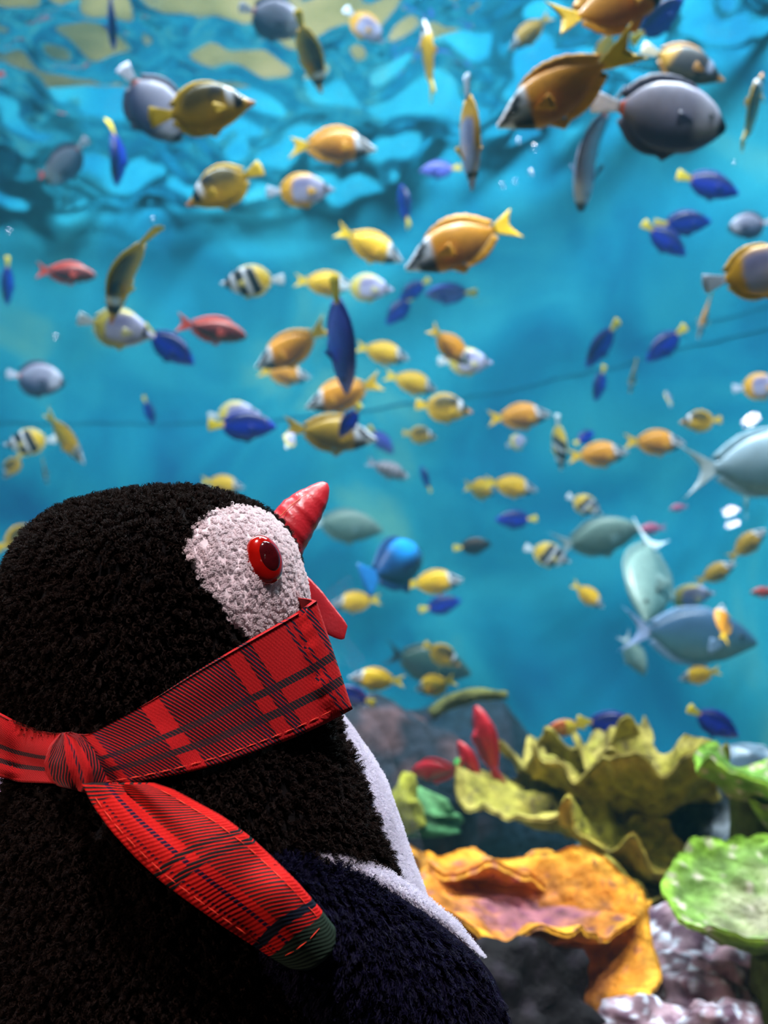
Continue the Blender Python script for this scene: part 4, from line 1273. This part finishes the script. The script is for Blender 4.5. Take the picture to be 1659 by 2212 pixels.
#        outline, colour, fin colour, tail colour, tail shape, dorsal height, tail base, tail spread
SP = {
 'fox':   (LONG, c_fox(S(226, 150, 22), S(160, 100, 34)), S(232, 160, 24), S(250, 200, 24), 'fork', .055, .13),
 'foxy':  (LONG, c_fox(S(246, 196, 24), S(214, 160, 30)), S(244, 190, 24), S(252, 212, 30), 'fork', .05, .12),
 'foxo':  (LONG, c_fox(S(176, 140, 40), S(110, 92, 40)), S(180, 140, 40), S(196, 160, 50), 'fork', .05, .12),
 'rac':   (DISC, c_raccoon, S(226, 180, 26), S(238, 196, 30), 'fan', .035, .10),
 'racd':  (DISC, c_darkrac, S(190, 130, 40), S(238, 226, 200), 'fan', .035, .09),
 'grey':  (ROUND, c_grey, S(66, 66, 96), S(214, 216, 240), 'fan', .05, .085),
 'blue':  (OVAL, c_blue(S(26, 48, 190), S(14, 22, 96)), S(22, 36, 150), S(248, 220, 50), 'fan', .035, .09),
 'violet': (OVAL, c_blue(S(96, 104, 214), S(78, 86, 200)), S(50, 60, 170), S(240, 206, 60), 'fan', .035, .09),
 'black': (OVAL, c_blue(S(20, 26, 40), S(60, 44, 36)), S(22, 26, 40), S(240, 216, 50), 'fan', .035, .09),
 'pearl': (DISC, c_pearl(S(240, 176, 30)), S(240, 180, 36), S(206, 220, 246), 'fan', .03, .09),
 'cream': (DISC, c_pearl(S(220, 200, 90)), S(214, 206, 150), S(206, 220, 230), 'fan', .03, .09),
 'red':   (SPIN, c_red, S(214, 74, 62), S(224, 80, 66), 'fork', .06, .15),
 'surg':  (OVAL, c_surg(S(130, 158, 152), S(84, 118, 118)), S(110, 140, 140), S(196, 216, 226), 'lunate', .03, .16),
 'pale':  (OVAL, c_surg(S(170, 196, 214), S(110, 148, 166)), S(150, 186, 206), S(214, 232, 244), 'lunate', .03, .17),
 'slate': (OVAL, c_surg(S(60, 92, 126), S(70, 116, 130)), S(130, 160, 200), S(160, 180, 226), 'lunate', .03, .16),
 'moss':  (OVAL, c_surg(S(60, 86, 80), S(34, 58, 66)), S(50, 70, 60), S(20, 36, 46), 'lunate', .03, .16),
 'band':  (DISC, c_band, S(226, 206, 120), S(214, 226, 236), 'fan', .03, .09),
 'serg':  (SPIN, c_serg, S(140, 140, 160), S(150, 150, 170), 'fork', .05, .12),
 'scarlet': (SPIN, c_scarlet, S(190, 30, 50), S(180, 40, 60), 'fork', .05, .12),
 'parrot': (SPIN, c_parrot, S(24, 60, 110), S(30, 110, 180), 'fan', .04, .12),
 'flame': (OVAL, c_flame, S(220, 160, 50), S(234, 210, 70), 'fan', .03, .09),
 'anthias': (LONG, c_surg(S(200, 110, 140), S(150, 90, 150)), S(180, 100, 140), S(180, 100, 150), 'fork', .04, .12),
}
NAME = {'fox': 'foxface_fish', 'foxy': 'foxface_fish', 'foxo': 'foxface_fish', 'rac': 'raccoon_butterflyfish', 'racd': 'raccoon_butterflyfish', 'grey': 'grey_tang', 'blue': 'blue_tang', 'violet': 'blue_tang', 'black': 'black_tang',
        'pearl': 'pearl_butterflyfish', 'cream': 'cream_butterflyfish', 'red': 'squirrelfish', 'surg': 'surgeonfish', 'pale': 'surgeonfish', 'slate': 'surgeonfish', 'moss': 'surgeonfish', 'band': 'banded_butterflyfish',
        'serg': 'striped_damselfish', 'scarlet': 'scarlet_fish', 'parrot': 'parrotfish', 'flame': 'orange_butterflyfish', 'anthias': 'pink_anthias'}
GROUPS = {'foxface_fish': 'foxface fish', 'blue_tang': 'blue tangs', 'raccoon_butterflyfish': 'raccoon butterflyfish', 'pearl_butterflyfish': 'pearl butterflyfish', 'surgeonfish': 'large surgeonfish', 'banded_butterflyfish': 'banded butterflyfish',
          'grey_tang': 'grey tangs', 'cream_butterflyfish': 'cream butterflyfish', 'squirrelfish': 'squirrelfish', 'scarlet_fish': 'scarlet fish', 'pink_anthias': 'pink anthias'}
TB = -0.28                                   # tail base; nose at +0.5, tail tip at -0.5

def bendy(V, k):
    if k:
        t = np.clip(0.15 - V[:, 0], 0, None)
        V[:, 1] += k * t ** 2
    return V

def plate(base, outer, thick, col0, col1, rows_=4):
    """a fin: a membrane tapering from its base to a thin free edge"""
    base = np.array(base); outer = np.array(outer); n = len(base)
    vs = []; C = []
    for s_ in (1, -1):
        for i in range(n):
            for j in range(rows_):
                f = j / (rows_ - 1)
                p = base[i] * (1 - f) + outer[i] * f
                ray_ = 0.25 * thick * math.cos(i * 2.4)
                vs.append((p[0], p[1] + s_ * (thick * (1 - 0.75 * f)) + ray_ * f, p[2])); C.append(np.array(col0) * (1 - f) + np.array(col1) * f)
    gf_ = grid_faces(n, rows_); n0 = n * rows_
    fs = list(gf_) + [tuple(n0 + k for k in reversed(f)) for f in gf_]
    rr = [i * rows_ for i in range(n)] + [(n - 1) * rows_ + j for j in range(1, rows_)] + [i * rows_ + rows_ - 1 for i in range(n - 2, -1, -1)] + [j for j in range(rows_ - 2, 0, -1)]
    for k in range(len(rr)):
        a, b_ = rr[k], rr[(k + 1) % len(rr)]
        fs.append((a, a + n0, b_ + n0, b_))
    return np.array(vs), fs, np.array(C)

FISH = {}
def fish_parts(sp, bend):
    key = (sp, bend)
    if key in FISH: return FISH[key]
    prof, cf, fin, tailc, tshape, dh, tsp = SP[sp]
    pr = np.array(prof)
    ns, nr = 44, 20
    t = np.linspace(0, 1, ns) ** 1.15
    def cub(k):
        a = np.interp(t, pr[:, 0], pr[:, k])
        for _ in range(5): a[1:-1] = .25 * a[:-2] + .5 * a[1:-1] + .25 * a[2:]
        return a
    up, lo, wd = cub(1), cub(2), cub(3)
    xs = 0.5 + (TB - 0.5) * t
    L = 0.78                                        # heights were given per body length
    a = np.arange(nr) / nr * 2 * np.pi
    zc = (up - lo) / 2 * L; zh = (up + lo) / 2 * L
    X = np.repeat(xs[:, None], nr, 1)
    Z = zc[:, None] + zh[:, None] * np.sin(a)[None]
    Yw = wd[:, None] * np.sign(np.cos(a))[None] * np.abs(np.cos(a))[None] ** 0.9 * 0.95
    V = bendy(np.stack([X, Yw, Z], -1).reshape(-1, 3), bend)
    T = np.repeat(t[:, None], nr, 1).ravel(); Vv = np.repeat(np.sin(a)[None], ns, 0).ravel()
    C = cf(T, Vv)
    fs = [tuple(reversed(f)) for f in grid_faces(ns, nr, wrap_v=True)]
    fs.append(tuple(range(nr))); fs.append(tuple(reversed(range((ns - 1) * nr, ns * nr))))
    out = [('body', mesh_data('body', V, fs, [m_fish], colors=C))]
    zt = lambda tt: np.interp(tt, t, up) * L
    zb = lambda tt: -np.interp(tt, t, lo) * L
    # dorsal and anal fins
    tt = np.linspace(0.27, 0.95, 16); x = 0.5 + (TB - 0.5) * tt
    hgt = dh * (0.35 + 0.65 * np.sin(np.pi * np.clip((tt - 0.20) / 0.85, 0, 1))) * (1 + 0.06 * np.cos(np.arange(16) * 3.1))
    V, fs, C = plate(np.stack([x, 0 * x, zt(tt) - 0.012], 1), np.stack([x - 0.035 - 0.03 * (tt - .27), 0 * x, zt(tt) + hgt], 1), 0.008, np.array(fin) * 0.9, fin)
    out.append(('dorsal_fin', mesh_data('dorsal_fin', bendy(V, bend), fs, [m_fin], colors=C)))
    tt = np.linspace(0.55, 0.95, 12); x = 0.5 + (TB - 0.5) * tt
    hgt = dh * (0.3 + 0.7 * np.sin(np.pi * np.clip((tt - 0.42) / 0.62, 0, 1)))
    V, fs, C = plate(np.stack([x, 0 * x, zb(tt) + 0.012], 1), np.stack([x - 0.04, 0 * x, zb(tt) - hgt], 1), 0.008, np.array(fin) * 0.9, fin)
    out.append(('anal_fin', mesh_data('anal_fin', bendy(V, bend), fs, [m_fin], colors=C)))
    # pelvic fin
    V, fs, C = plate([(0.20 - 0.02 * k, 0, float(zb(0.38 + .02 * k)) + .015) for k in range(4)], [(0.10 - 0.03 * k, 0, float(zb(0.4)) - 0.075 + 0.016 * k) for k in range(4)], 0.008, fin, fin)
    out.append(('pelvic_fin', mesh_data('pelvic_fin', V, fs, [m_fin], colors=C)))
    # tail
    s_ = np.linspace(-1, 1, 13); pz = 0.045 * L
    if tshape == 'fan':
        ox = -0.47 - 0.02 * np.cos(s_ * 1.5) ; oz = tsp * s_
    elif tshape == 'fork':
        ox = -0.42 - 0.085 * np.abs(s_) ** 1.3; oz = tsp * s_
    else:
        ox = -0.36 - 0.14 * np.abs(s_) ** 1.6; oz = tsp * 1.05 * s_
    V, fs, C = plate(np.stack([0 * s_ + TB + 0.02, 0 * s_, pz * s_ * 0.8], 1), np.stack([ox, 0 * s_, oz], 1), 0.010, tailc, tailc, 5)
    out.append(('tail_fin', mesh_data('tail_fin', bendy(V, bend), fs, [m_fin], colors=C)))
    for sd in (1, -1):
        w = float(np.interp(0.33, t, wd))
        n = 6; ang = np.linspace(-0.5, 0.5, n)
        base = [(0.245, sd * w * 0.9, 0.012 * k / n - 0.03) for k in range(n)]
        outer = [(0.245 - 0.13 * math.cos(g_), sd * (w + 0.055), -0.045 + 0.13 * math.sin(g_)) for g_ in ang]
        V, fs, C = plate(base, outer, 0.004, np.array(fin) * 0.95, fin)
        out.append(('pectoral_fin', mesh_data('pectoral_fin', V, fs, [m_fin], colors=C)))
        te = 0.165; we = float(np.interp(te, t, wd)); ze = float(np.interp(te, t, zc)) + 0.25 * float(np.interp(te, t, zh))
        xe = 0.5 + (TB - 0.5) * te
        vs = []; nn, mm = 10, 6
        for i in range(mm):
            b_ = i / (mm - 1) * math.pi / 2
            for j in range(nn):
                g_ = j / nn * 6.283
                vs.append((xe + 0.017 * math.cos(b_) * math.cos(g_), sd * (we * 0.86 + 0.014 * math.sin(b_)), ze + 0.017 * math.cos(b_) * math.sin(g_)))
        fs = grid_faces(mm, nn, wrap_v=True)
        if sd > 0: fs = [tuple(reversed(f)) for f in fs]
        out.append(('eye', mesh_data('eye', vs, fs, [m_fisheye])))
    FISH[key] = out
    return out

REAL = {'racd': .18, 'fox': .22, 'foxy': .20, 'foxo': .20, 'rac': .18, 'grey': .22, 'blue': .17, 'violet': .19, 'black': .16, 'pearl': .17, 'cream': .16, 'red': .18, 'surg': .36, 'pale': .38, 'slate': .40, 'moss': .34, 'band': .16,
        'serg': .15, 'scarlet': .20, 'parrot': .36, 'flame': .14, 'anthias': .10}

NEAR = {(940, 1480): 2.5, (814, 1468): 2.7, (1562, 1346): 2.3, (757, 908): 2.0, (626, 952): 2.0, (954, 1414): 3.1, (972, 748): 2.6, (1434, 516): 2.75, (1512, 1458): 2.6}
def put_fish(sp, px, py, ln, ang, yaw, roll, bend, label):
    r = ray(px, py)
    d = REAL[sp] * F_PX / ln
    k = r.x / r.y
    wall_y = BACK_Y if r.x < -0.1 else min(BACK_Y, right_wall_y(k) - 0.22 * max(0, 1 - abs(k) * 3))
    mx_y = wall_y - 0.30
    if r.z > 0:
        mx_y = min(mx_y, (SURF_Z - 0.16 - CAM.z) / (r.z / r.y))
    if r.z < 0:
        mx_y = min(mx_y, 2.0 if py < 1600 else 1.78)
    mx_y = NEAR.get((px, py), mx_y)
    Y = max(1.12, min(d * r.y, mx_y))
    d = Y / r.y
    size = ln * d / F_PX
    th, ya, ro = (math.radians(x) for x in (ang, yaw, roll))
    inpl = AX_R * math.cos(th) + AX_U * math.sin(th)
    n = (inpl * math.cos(ya) + AX_F * math.sin(ya)).normalized()
    sg = 1 if math.cos(th) >= -1e-6 else -1
    d0 = (AX_R * -math.sin(th) + AX_U * math.cos(th)) * sg
    d0 = (d0 - n * d0.dot(n)).normalized()
    s = n.cross(d0)
    if s.dot(AX_F) > 0: s = -s
    up = (d0 * math.cos(ro) + s * math.sin(ro)).normalized()
    y = up.cross(n)
    root = empty(NAME[sp], PY(px, py, Y))
    root.matrix_world = Matrix.Translation(PY(px, py, Y)) @ Matrix((n, y, up)).transposed().to_4x4() @ Matrix.Scale(size, 4)
    for (nm, me) in fish_parts(sp, bend):
        o = bpy.data.objects.new(nm, me); link(o, root)
    tag(root, label, 'fish', GROUPS.get(NAME[sp]))
    return root

B = 0.7
FISH_LIST = [
 ('fox', 1318, 18, 310, 25, 0, 0, -B, 'orange foxface cut by the top edge, its yellow forked tail hanging down'),
 ('fox', 1215, 196, 320, 209, 0, 8, B, 'big orange foxface with black and white head, yellow tail above the grey tang'),
 ('grey', 1420, 248, 300, -12, 0, 0, 0, 'largest grey lavender tang with orange tail root, under the dark raccoon fish'),
 ('racd', 1474, 138, 195, -22, 0, -10, 0, 'dark raccoon butterflyfish with yellow rear rim, half hidden above the large grey tang'),
 ('grey', 1268, 322, 260, -94, 12, 68, B, 'slim grey tang diving edge-on beside the large grey tang'),
 ('pearl', 1014, 285, 245, -86, 10, 76, 0, 'whitish lilac butterflyfish diving edge-on with side fins spread'),
 ('foxy', 926, 128, 185, 96, 8, 78, 0, 'yellow and white foxface rising edge-on near the surface'),
 ('rac', 668, 112, 175, -72, 30, 58, 0, 'yellow raccoon fish diving head down below the rippled surface'),
 ('rac', 435, 238, 235, 8, 0, 0, 0, 'largest raccoon butterflyfish, black patch and white brow, overlapping a grey tang'),
 ('grey', 325, 222, 210, -52, 0, 0, 0, 'grey tang with orange tail root behind the largest raccoon fish'),
 ('rac', 486, 402, 185, 207, 0, 0, 0, 'raccoon fish with yellow rear, swimming down below the largest raccoon fish'),
 ('fox', 716, 312, 195, -7, 0, 0, B, 'orange foxface with white face between a raccoon fish and a diving white fish'),
 ('pearl', 648, 412, 150, 2, 0, 0, 0, 'lilac white butterflyfish with yellow rear under the white-faced foxface'),
 ('blue', 258, 330, 140, -98, 10, 72, -B, 'blue tang curving downward edge-on with yellow tail up'),
 ('grey', 145, 348, 135, 228, 0, 60, 0, 'dark grey slanting tang above the squirrelfish shoal'),
 ('red', 120, 372, 80, 10, 0, 0, 0, 'dim red squirrelfish partly behind the slanting grey tang'),
 ('blue', 240, 34, 140, -88, 10, 66, 0, 'deep blue tang pointing down from the rippled surface'),
 ('grey', 585, 38, 150, -20, 0, 20, 0, 'dusky tang shape added as a reflection in the ripples beside the diving yellow fish'),  # fish shape standing in for a reflection on the surface
 ('pearl', 786, 55, 115, -42, 0, 0, 0, 'orange-rimmed white butterflyfish added as a reflection in the ripples'),  # added where the ripples mirror a fish
 ('foxo', 1145, 70, 110, 215, 20, 0, 0, 'brownish foxface added as a reflection in the ripples beside the tail of the top-edge foxface'),  # added in place of an orange-brown reflection
 ('foxy', 1305, 110, 110, 250, 30, 30, 0, 'yellow foxface added as a surface reflection below the belly of the top-edge foxface'),  # added in place of a yellow reflection
 ('blue', 1420, 45, 150, 40, 0, 30, 0, 'bright blue tang streaking up toward the ripples above the dark raccoon fish'),
 ('rac', 264, 585, 235, -106, 14, 80, B, 'slim tall raccoon fish diving edge-on above a cream butterflyfish'),
 ('cream', 250, 708, 175, -14, 0, 0, 0, 'grey butterflyfish with yellow belly rim beneath the tall edge-on raccoon fish'),
 ('blue', 362, 746, 140, -36, 0, 10, 0, 'royal blue tang heading down between a cream butterflyfish and a red squirrelfish'),
 ('red', 142, 590, 130, -6, 0, 0, 0, 'red squirrelfish with bright red fins, alone above the small grey tang'),
 ('red', 456, 712, 155, -12, 0, 0, 0, 'larger dark red squirrelfish with forked red tail next to a blue tang'),
 ('blue', 16, 606, 105, -94, 10, 76, 0, 'blue tang edge-on at the picture border beside the lone squirrelfish'),
 ('grey', 76, 818, 130, -10, 0, 0, 0, 'small grey tang with orange tail root above the dark wall seam'),
 ('foxy', 140, 945, 140, -54, 0, 40, 0, 'yellow foxface sinking head first above the penguin head'),
 ('band', 66, 955, 115, 186, 0, 0, 0, 'black and cream banded butterflyfish beside the sinking yellow foxface'),
 ('rac', 28, 1006, 66, 235, 0, 20, 0, 'tiny dark raccoon fish under the cream banded butterflyfish'),
 ('rac', 96, 1014, 66, -82, 10, 70, 0, 'tiny olive raccoon fish edge-on below the sinking yellow foxface'),
 ('blue', 321, 886, 66, -70, 0, 30, 0, 'tiny lone blue tang on the dark wall seam'),
 ('cream', 505, 896, 115, 4, 0, 0, 0, 'pale yellow butterflyfish mostly behind the level blue tang'),
 ('blue', 522, 920, 150, -2, 0, 0, 0, 'level dark blue tang with yellow tail above the penguin crown'),
 ('foxy', 480, 1046, 96, -10, 0, 0, 0, 'yellow foxface just peeking over the top of the penguin head'),
 ('band', 546, 608, 140, 184, 0, 0, 0, 'black and white butterflyfish with broad yellow rear in open water'),
 ('foxy', 700, 612, 130, -6, 0, 0, 0, 'yellow foxface half hidden behind the upright violet tang tail'),
 ('cream', 790, 622, 120, -4, 0, 0, 0, 'bluish white butterflyfish beside the tail of the upright violet tang'),
 ('violet', 735, 722, 260, -84, 12, 58, 0, 'upright violet blue tang diving edge-on in the middle of the shoal'),
 ('fox', 632, 752, 180, 208, 0, 0, B, 'amber foxface heading down beside the upright violet tang'),
 ('fox', 614, 808, 115, -8, 0, 0, 0, 'amber foxface tucked under the amber one beside the violet tang'),
 ('foxy', 798, 530, 160, -26, 0, 0, 0, 'plump yellow foxface next to the big foxface with raised tail'),
 ('fox', 1002, 520, 280, 206, 0, 0, -B, 'big orange foxface with raised tail and black mask in mid water'),
 ('blue', 874, 446, 115, 100, 20, 60, 0, 'dim blue tang upright in the water above the plump yellow foxface'),
 ('blue', 896, 625, 80, 215, 0, 20, 0, 'small blue tang above a darker one under the big masked foxface'),
 ('blue', 865, 668, 90, 228, 0, 10, 0, 'small dark tang slanting down beneath the big masked foxface'),
 ('violet', 975, 634, 115, 182, 0, 40, 0, 'pale violet fish swimming level below the belly of the big masked foxface'),
 ('foxy', 826, 762, 120, -14, 0, 0, 0, 'yellow foxface beside the lower half of the upright violet tang'),
 ('foxy', 890, 826, 118, -18, 10, 0, B, 'yellow foxface touching the back of an olive raccoon fish'),
 ('rac', 958, 882, 125, -8, 0, 0, 0, 'olive raccoon fish with dark back below a yellow foxface'),
 ('fox', 972, 748, 120, -42, 10, 0, 0, 'orange foxface overlapping a pale butterflyfish in mid water'),
 ('cream', 1004, 782, 120, -2, 0, 0, 0, 'pale butterflyfish with yellow rear edge behind an orange foxface'),
 ('fox', 742, 852, 175, 200, 0, 0, 0, 'orange foxface crossing below the nose of the violet tang'),
 ('blue', 757, 908, 85, -122, 0, 20, 0, 'dark blue tang diving across the long pale foxface'),
 ('foxo', 712, 936, 205, -8, 0, 0, 0, 'long pale olive foxface behind the diving dark blue tang'),
 ('cream', 626, 952, 62, 70, 50, 30, 0, 'tiny whitish fish in front of the long pale foxface tail'),
 ('serg', 836, 1014, 96, -22, 0, 0, 0, 'grey striped damselfish below the long pale foxface'),
 ('violet', 822, 950, 80, -48, 0, 20, 0, 'small violet tang above the grey striped damselfish'),
 ('rac', 906, 940, 74, -8, 0, 0, 0, 'small dark raccoon fish with yellow back above the green stained wall'),
 ('blue', 920, 1036, 66, 110, 20, 60, 0, 'tiny slender blue tang with yellow tail near the pale wall patch'),
 ('foxy', 1038, 1056, 110, -8, 45, 0, 0, 'stout yellow foxface turned away with white cheek'),
 ('foxy', 1104, 1050, 115, -10, 0, 0, 0, 'yellow foxface behind the stout turned one'),
 ('fox', 1122, 900, 138, 4, 0, 0, 0, 'orange foxface swimming level just below the wall seam'),
 ('cream', 1116, 956, 70, 20, 40, 0, 0, 'small whitish fish under the level orange foxface'),
 ('band', 1208, 955, 125, -84, 10, 70, 0, 'pale banded butterflyfish upright edge-on between two foxface'),
 ('fox', 1292, 982, 132, 4, 0, 0, 0, 'yellow orange foxface beside the upright pale banded fish'),
 ('blue', 1262, 946, 66, 30, 30, 0, 0, 'small dark tang above the foxface next to the banded fish'),
 ('fox', 1414, 956, 132, -2, 0, 0, 0, 'orange foxface whose nose touches the pale lunate tail'),
 ('rac', 1514, 910, 92, 184, 0, 0, 0, 'small raccoon fish with bright yellow rear above the lunate tail'),
 ('cream', 1444, 862, 60, 80, 50, 40, 0, 'tiny cream fish in open water over the wall streaks'),
 ('rac', 1368, 812, 76, -102, 0, 66, 0, 'tiny raccoon fish curled upright beneath the wall seam'),
 ('blue', 1296, 828, 82, -104, 0, 30, 0, 'small blue tang heading straight down with pale yellow tail'),
 ('blue', 1302, 742, 126, 236, 0, 36, 0, 'slim blue tang slanting down across the wall seam'),
 ('blue', 1440, 742, 115, 222, 0, 10, 0, 'dull blue tang with whitish tail above the wall seam'),
 ('blue', 1528, 398, 142, -18, 0, 0, 0, 'dark blue tang with yellow tail beneath the largest grey tang'),
 ('blue', 1474, 482, 125, 2, 0, 10, 0, 'blue tang overlapped by a second one heading down'),
 ('blue', 1434, 516, 118, -38, 0, 10, 0, 'blue tang heading down in front of another blue tang, yellow tail up'),
 ('pearl', 1632, 590, 240, 12, 0, 0, 0, 'large lilac butterflyfish with broad orange rim cut by the picture border'),
 ('fox', 1524, 676, 115, -104, 10, 74, 0, 'brown orange foxface sinking edge-on beside the large lilac butterflyfish'),
 ('rac', 1624, 240, 190, 72, 10, 62, 0, 'yellow raccoon fish climbing edge-on by the picture border near the largest grey tang'),
 ('pearl', 1638, 836, 115, 4, 0, 0, 0, 'white butterflyfish with thin yellow rim at the picture border above the lamp spot'),
 ('grey', 1622, 486, 100, 190, 0, 0, 0, 'faint grey fish at the border above the large lilac butterflyfish'),
 ('pale', 1640, 1002, 350, 6, 0, 0, 0, 'large pale surgeonfish with whitish lunate tail leaving the frame'),
 ('surg', 1288, 1162, 200, 12, 0, 10, 0, 'grey green surgeonfish behind the one turned toward the viewer'),
 ('surg', 1402, 1236, 310, -112, -50, 12, 0, 'broad pale grey surgeonfish turned toward the viewer, mouth down'),
 ('slate', 1486, 1374, 300, -6, 0, 0, 0, 'long slate blue surgeonfish with pale forked tail low over the reef'),
 ('surg', 1368, 1412, 105, -62, 0, 0, 0, 'small grey fish under the forked tail of the slate surgeonfish'),
 ('fox', 1562, 1346, 120, 70, 50, 20, 0, 'orange foxface seen end-on against the slate surgeonfish'),
 ('foxy', 1512, 1458, 92, 200, 30, 0, 0, 'yellow foxface below the belly of the slate surgeonfish'),
 ('foxo', 1546, 1238, 96, 26, 0, 0, 0, 'olive foxface following a brown one upward'),
 ('foxo', 1614, 1176, 105, 38, 0, 0, 0, 'brown foxface climbing ahead of the olive one'),
 ('cream', 1486, 1290, 118, 8, 0, 20, 0, 'pale striped butterflyfish beside the surgeonfish that faces the viewer'),
 ('red', 1652, 1280, 60, 180, 0, 0, 0, 'small orange red fish at the picture border'),
 ('foxy', 1270, 1286, 86, -38, 0, 0, 0, 'small yellow foxface diving alone in deep blue water'),
 ('band', 1182, 1198, 105, -18, 0, 0, 0, 'small black and white banded fish at the grey green surgeonfish tail'),
 ('band', 1262, 1090, 86, -28, 0, 0, 0, 'dark banded fish with white front above the grey green surgeonfish'),
 ('blue', 1116, 1122, 92, 182, 0, 0, 0, 'royal blue tang swimming level toward the penguin beak'),
 ('black', 1020, 1180, 84, 6, 0, 0, 0, 'blackish tang with yellow tail in open water'),
 ('foxy', 936, 1258, 128, 4, 0, 0, 0, 'bright yellow foxface over a blue tang near the penguin beak'),
 ('blue', 950, 1308, 94, 12, 0, 0, 0, 'blue tang with yellow tail under the bright yellow foxface'),
 ('foxy', 770, 1300, 108, 186, 0, 0, 0, 'yellow foxface touching the tip of the lower red beak'),
 ('parrot', 848, 1225, 330, 20, 66, 0, 0, 'dark parrotfish with azure forehead seen end-on behind the penguin beak'),
 ('surg', 742, 1135, 170, -8, 0, 0, 0, 'grey surgeonfish partly hidden by the upper red beak'),
 ('moss', 920, 1432, 200, -14, 0, 0, 0, 'dark mossy green surgeonfish with black tail above the two round yellow fish'),
 ('rac', 954, 1414, 92, -32, 0, 10, 0, 'small striped raccoon fish lying across the dark green surgeonfish'),
 ('foxy', 814, 1468, 122, 176, 0, 0, 0, 'yellow foxface facing the scarf edge'),
 ('foxy', 940, 1480, 120, 204, 42, 0, 0, 'round looking yellow foxface under the dark green surgeonfish'),
 ('blue', 1314, 1566, 142, -8, 0, 0, 0, 'blue tang skimming over the olive cabbage coral'),
 ('flame', 1224, 1572, 86, 184, 0, 0, 0, 'orange brown fish with yellow rear behind the tang over the cabbage coral'),
 ('blue', 1540, 1560, 128, -30, 0, 0, 0, 'blue tang dropping toward the small curled green coral'),
 ('blue', 766, 1504, 96, 160, 0, 0, 0, 'blue tang mostly hidden behind the scarf corner'),
 ('scarlet', 948, 1664, 150, 196, 40, 0, 0, 'round red fish resting on the reef by the white belly'),
 ('scarlet', 1052, 1610, 175, 106, 15, 40, 0, 'red fish standing upright at the edge of the cabbage coral'),
 ('scarlet', 1016, 1650, 110, 120, 20, 30, 0, 'small red fish between the round one and the upright one'),
 ('anthias', 1408, 1142, 62, 186, 0, 0, 0, 'pink fish at the crest of the surgeonfish that faces the viewer'),
 ('anthias', 1466, 1096, 40, 190, 0, 0, 0, 'tiny purple fish alone above the pink one'),
 ('rac', 44, 1166, 120, 20, 0, 0, 0, 'raccoon fish with yellow back half hidden behind the penguin head'),
 ('surg', 1612, 1092, 66, 86, 10, 70, 0, 'small grey fish edge-on beside the stacked pale lamp spots'),
 ('violet', 952, 366, 92, 186, 0, 0, 0, 'lilac blue fish behind the diving whitish butterflyfish'),
]
for f in FISH_LIST:
    put_fish(*f)

# air bubbles under the surface; the lone ones stand in for glints
m_bub, nt, b = new_mat('air_bubble')
nt.nodes.remove(b)
lw = node(nt, 'ShaderNodeLayerWeight', Blend=0.4)
tr = node(nt, 'ShaderNodeBsdfTransparent'); gl = node(nt, 'ShaderNodeBsdfGlossy', Roughness=0.05); mx = node(nt, 'ShaderNodeMixShader')
nt.links.new(lw.outputs['Facing'], mx.inputs[0]); nt.links.new(tr.outputs[0], mx.inputs[1]); nt.links.new(gl.outputs[0], mx.inputs[2])
nt.links.new(mx.outputs[0], nt.nodes['Material Output'].inputs['Surface'])
vs = []
for i in range(11):
    t = i / 10 * math.pi
    for j in range(16):
        a = j / 16 * 6.283
        k = 1 + 0.06 * math.sin(2 * a)
        vs.append((k * math.sin(t) * math.cos(a), k * math.sin(t) * math.sin(a), 0.82 * math.cos(t)))
bme = mesh_data('air_bubble', vs, grid_faces(11, 16, wrap_v=True), [m_bub])
for (px, py, r, lab) in ((1120, 303, .007, 'clear air bubble highest of the cluster below the big orange foxface'), (1155, 318, .009, 'largest air bubble of the cluster below the big orange foxface'),
                    (1148, 372, .008, 'air bubble straight under the largest one of the cluster'), (1085, 400, .007, 'air bubble lowest in the cluster, toward the diving whitish butterflyfish'),
                    (1112, 392, .006, 'smallest air bubble of the cluster below the big orange foxface'), (330, 474, .006, 'lone bubble added for a glint on the pane, over the tail of the tall edge-on raccoon fish'),
                    (20, 500, .006, 'air bubble at the picture border above the edge-on blue tang'), (120, 727, .007, 'lone bubble added for a glint on the pane, above the small grey tang by the seam'),
                    (1585, 352, .005, 'tiny air bubble under the nose of the largest grey tang')):
    o = bpy.data.objects.new('air_bubble', bme); link(o)
    o.location = PY(px, py, 1.9); o.scale = (r, r, r)
    tag(o, lab, 'bubble', 'air bubbles')
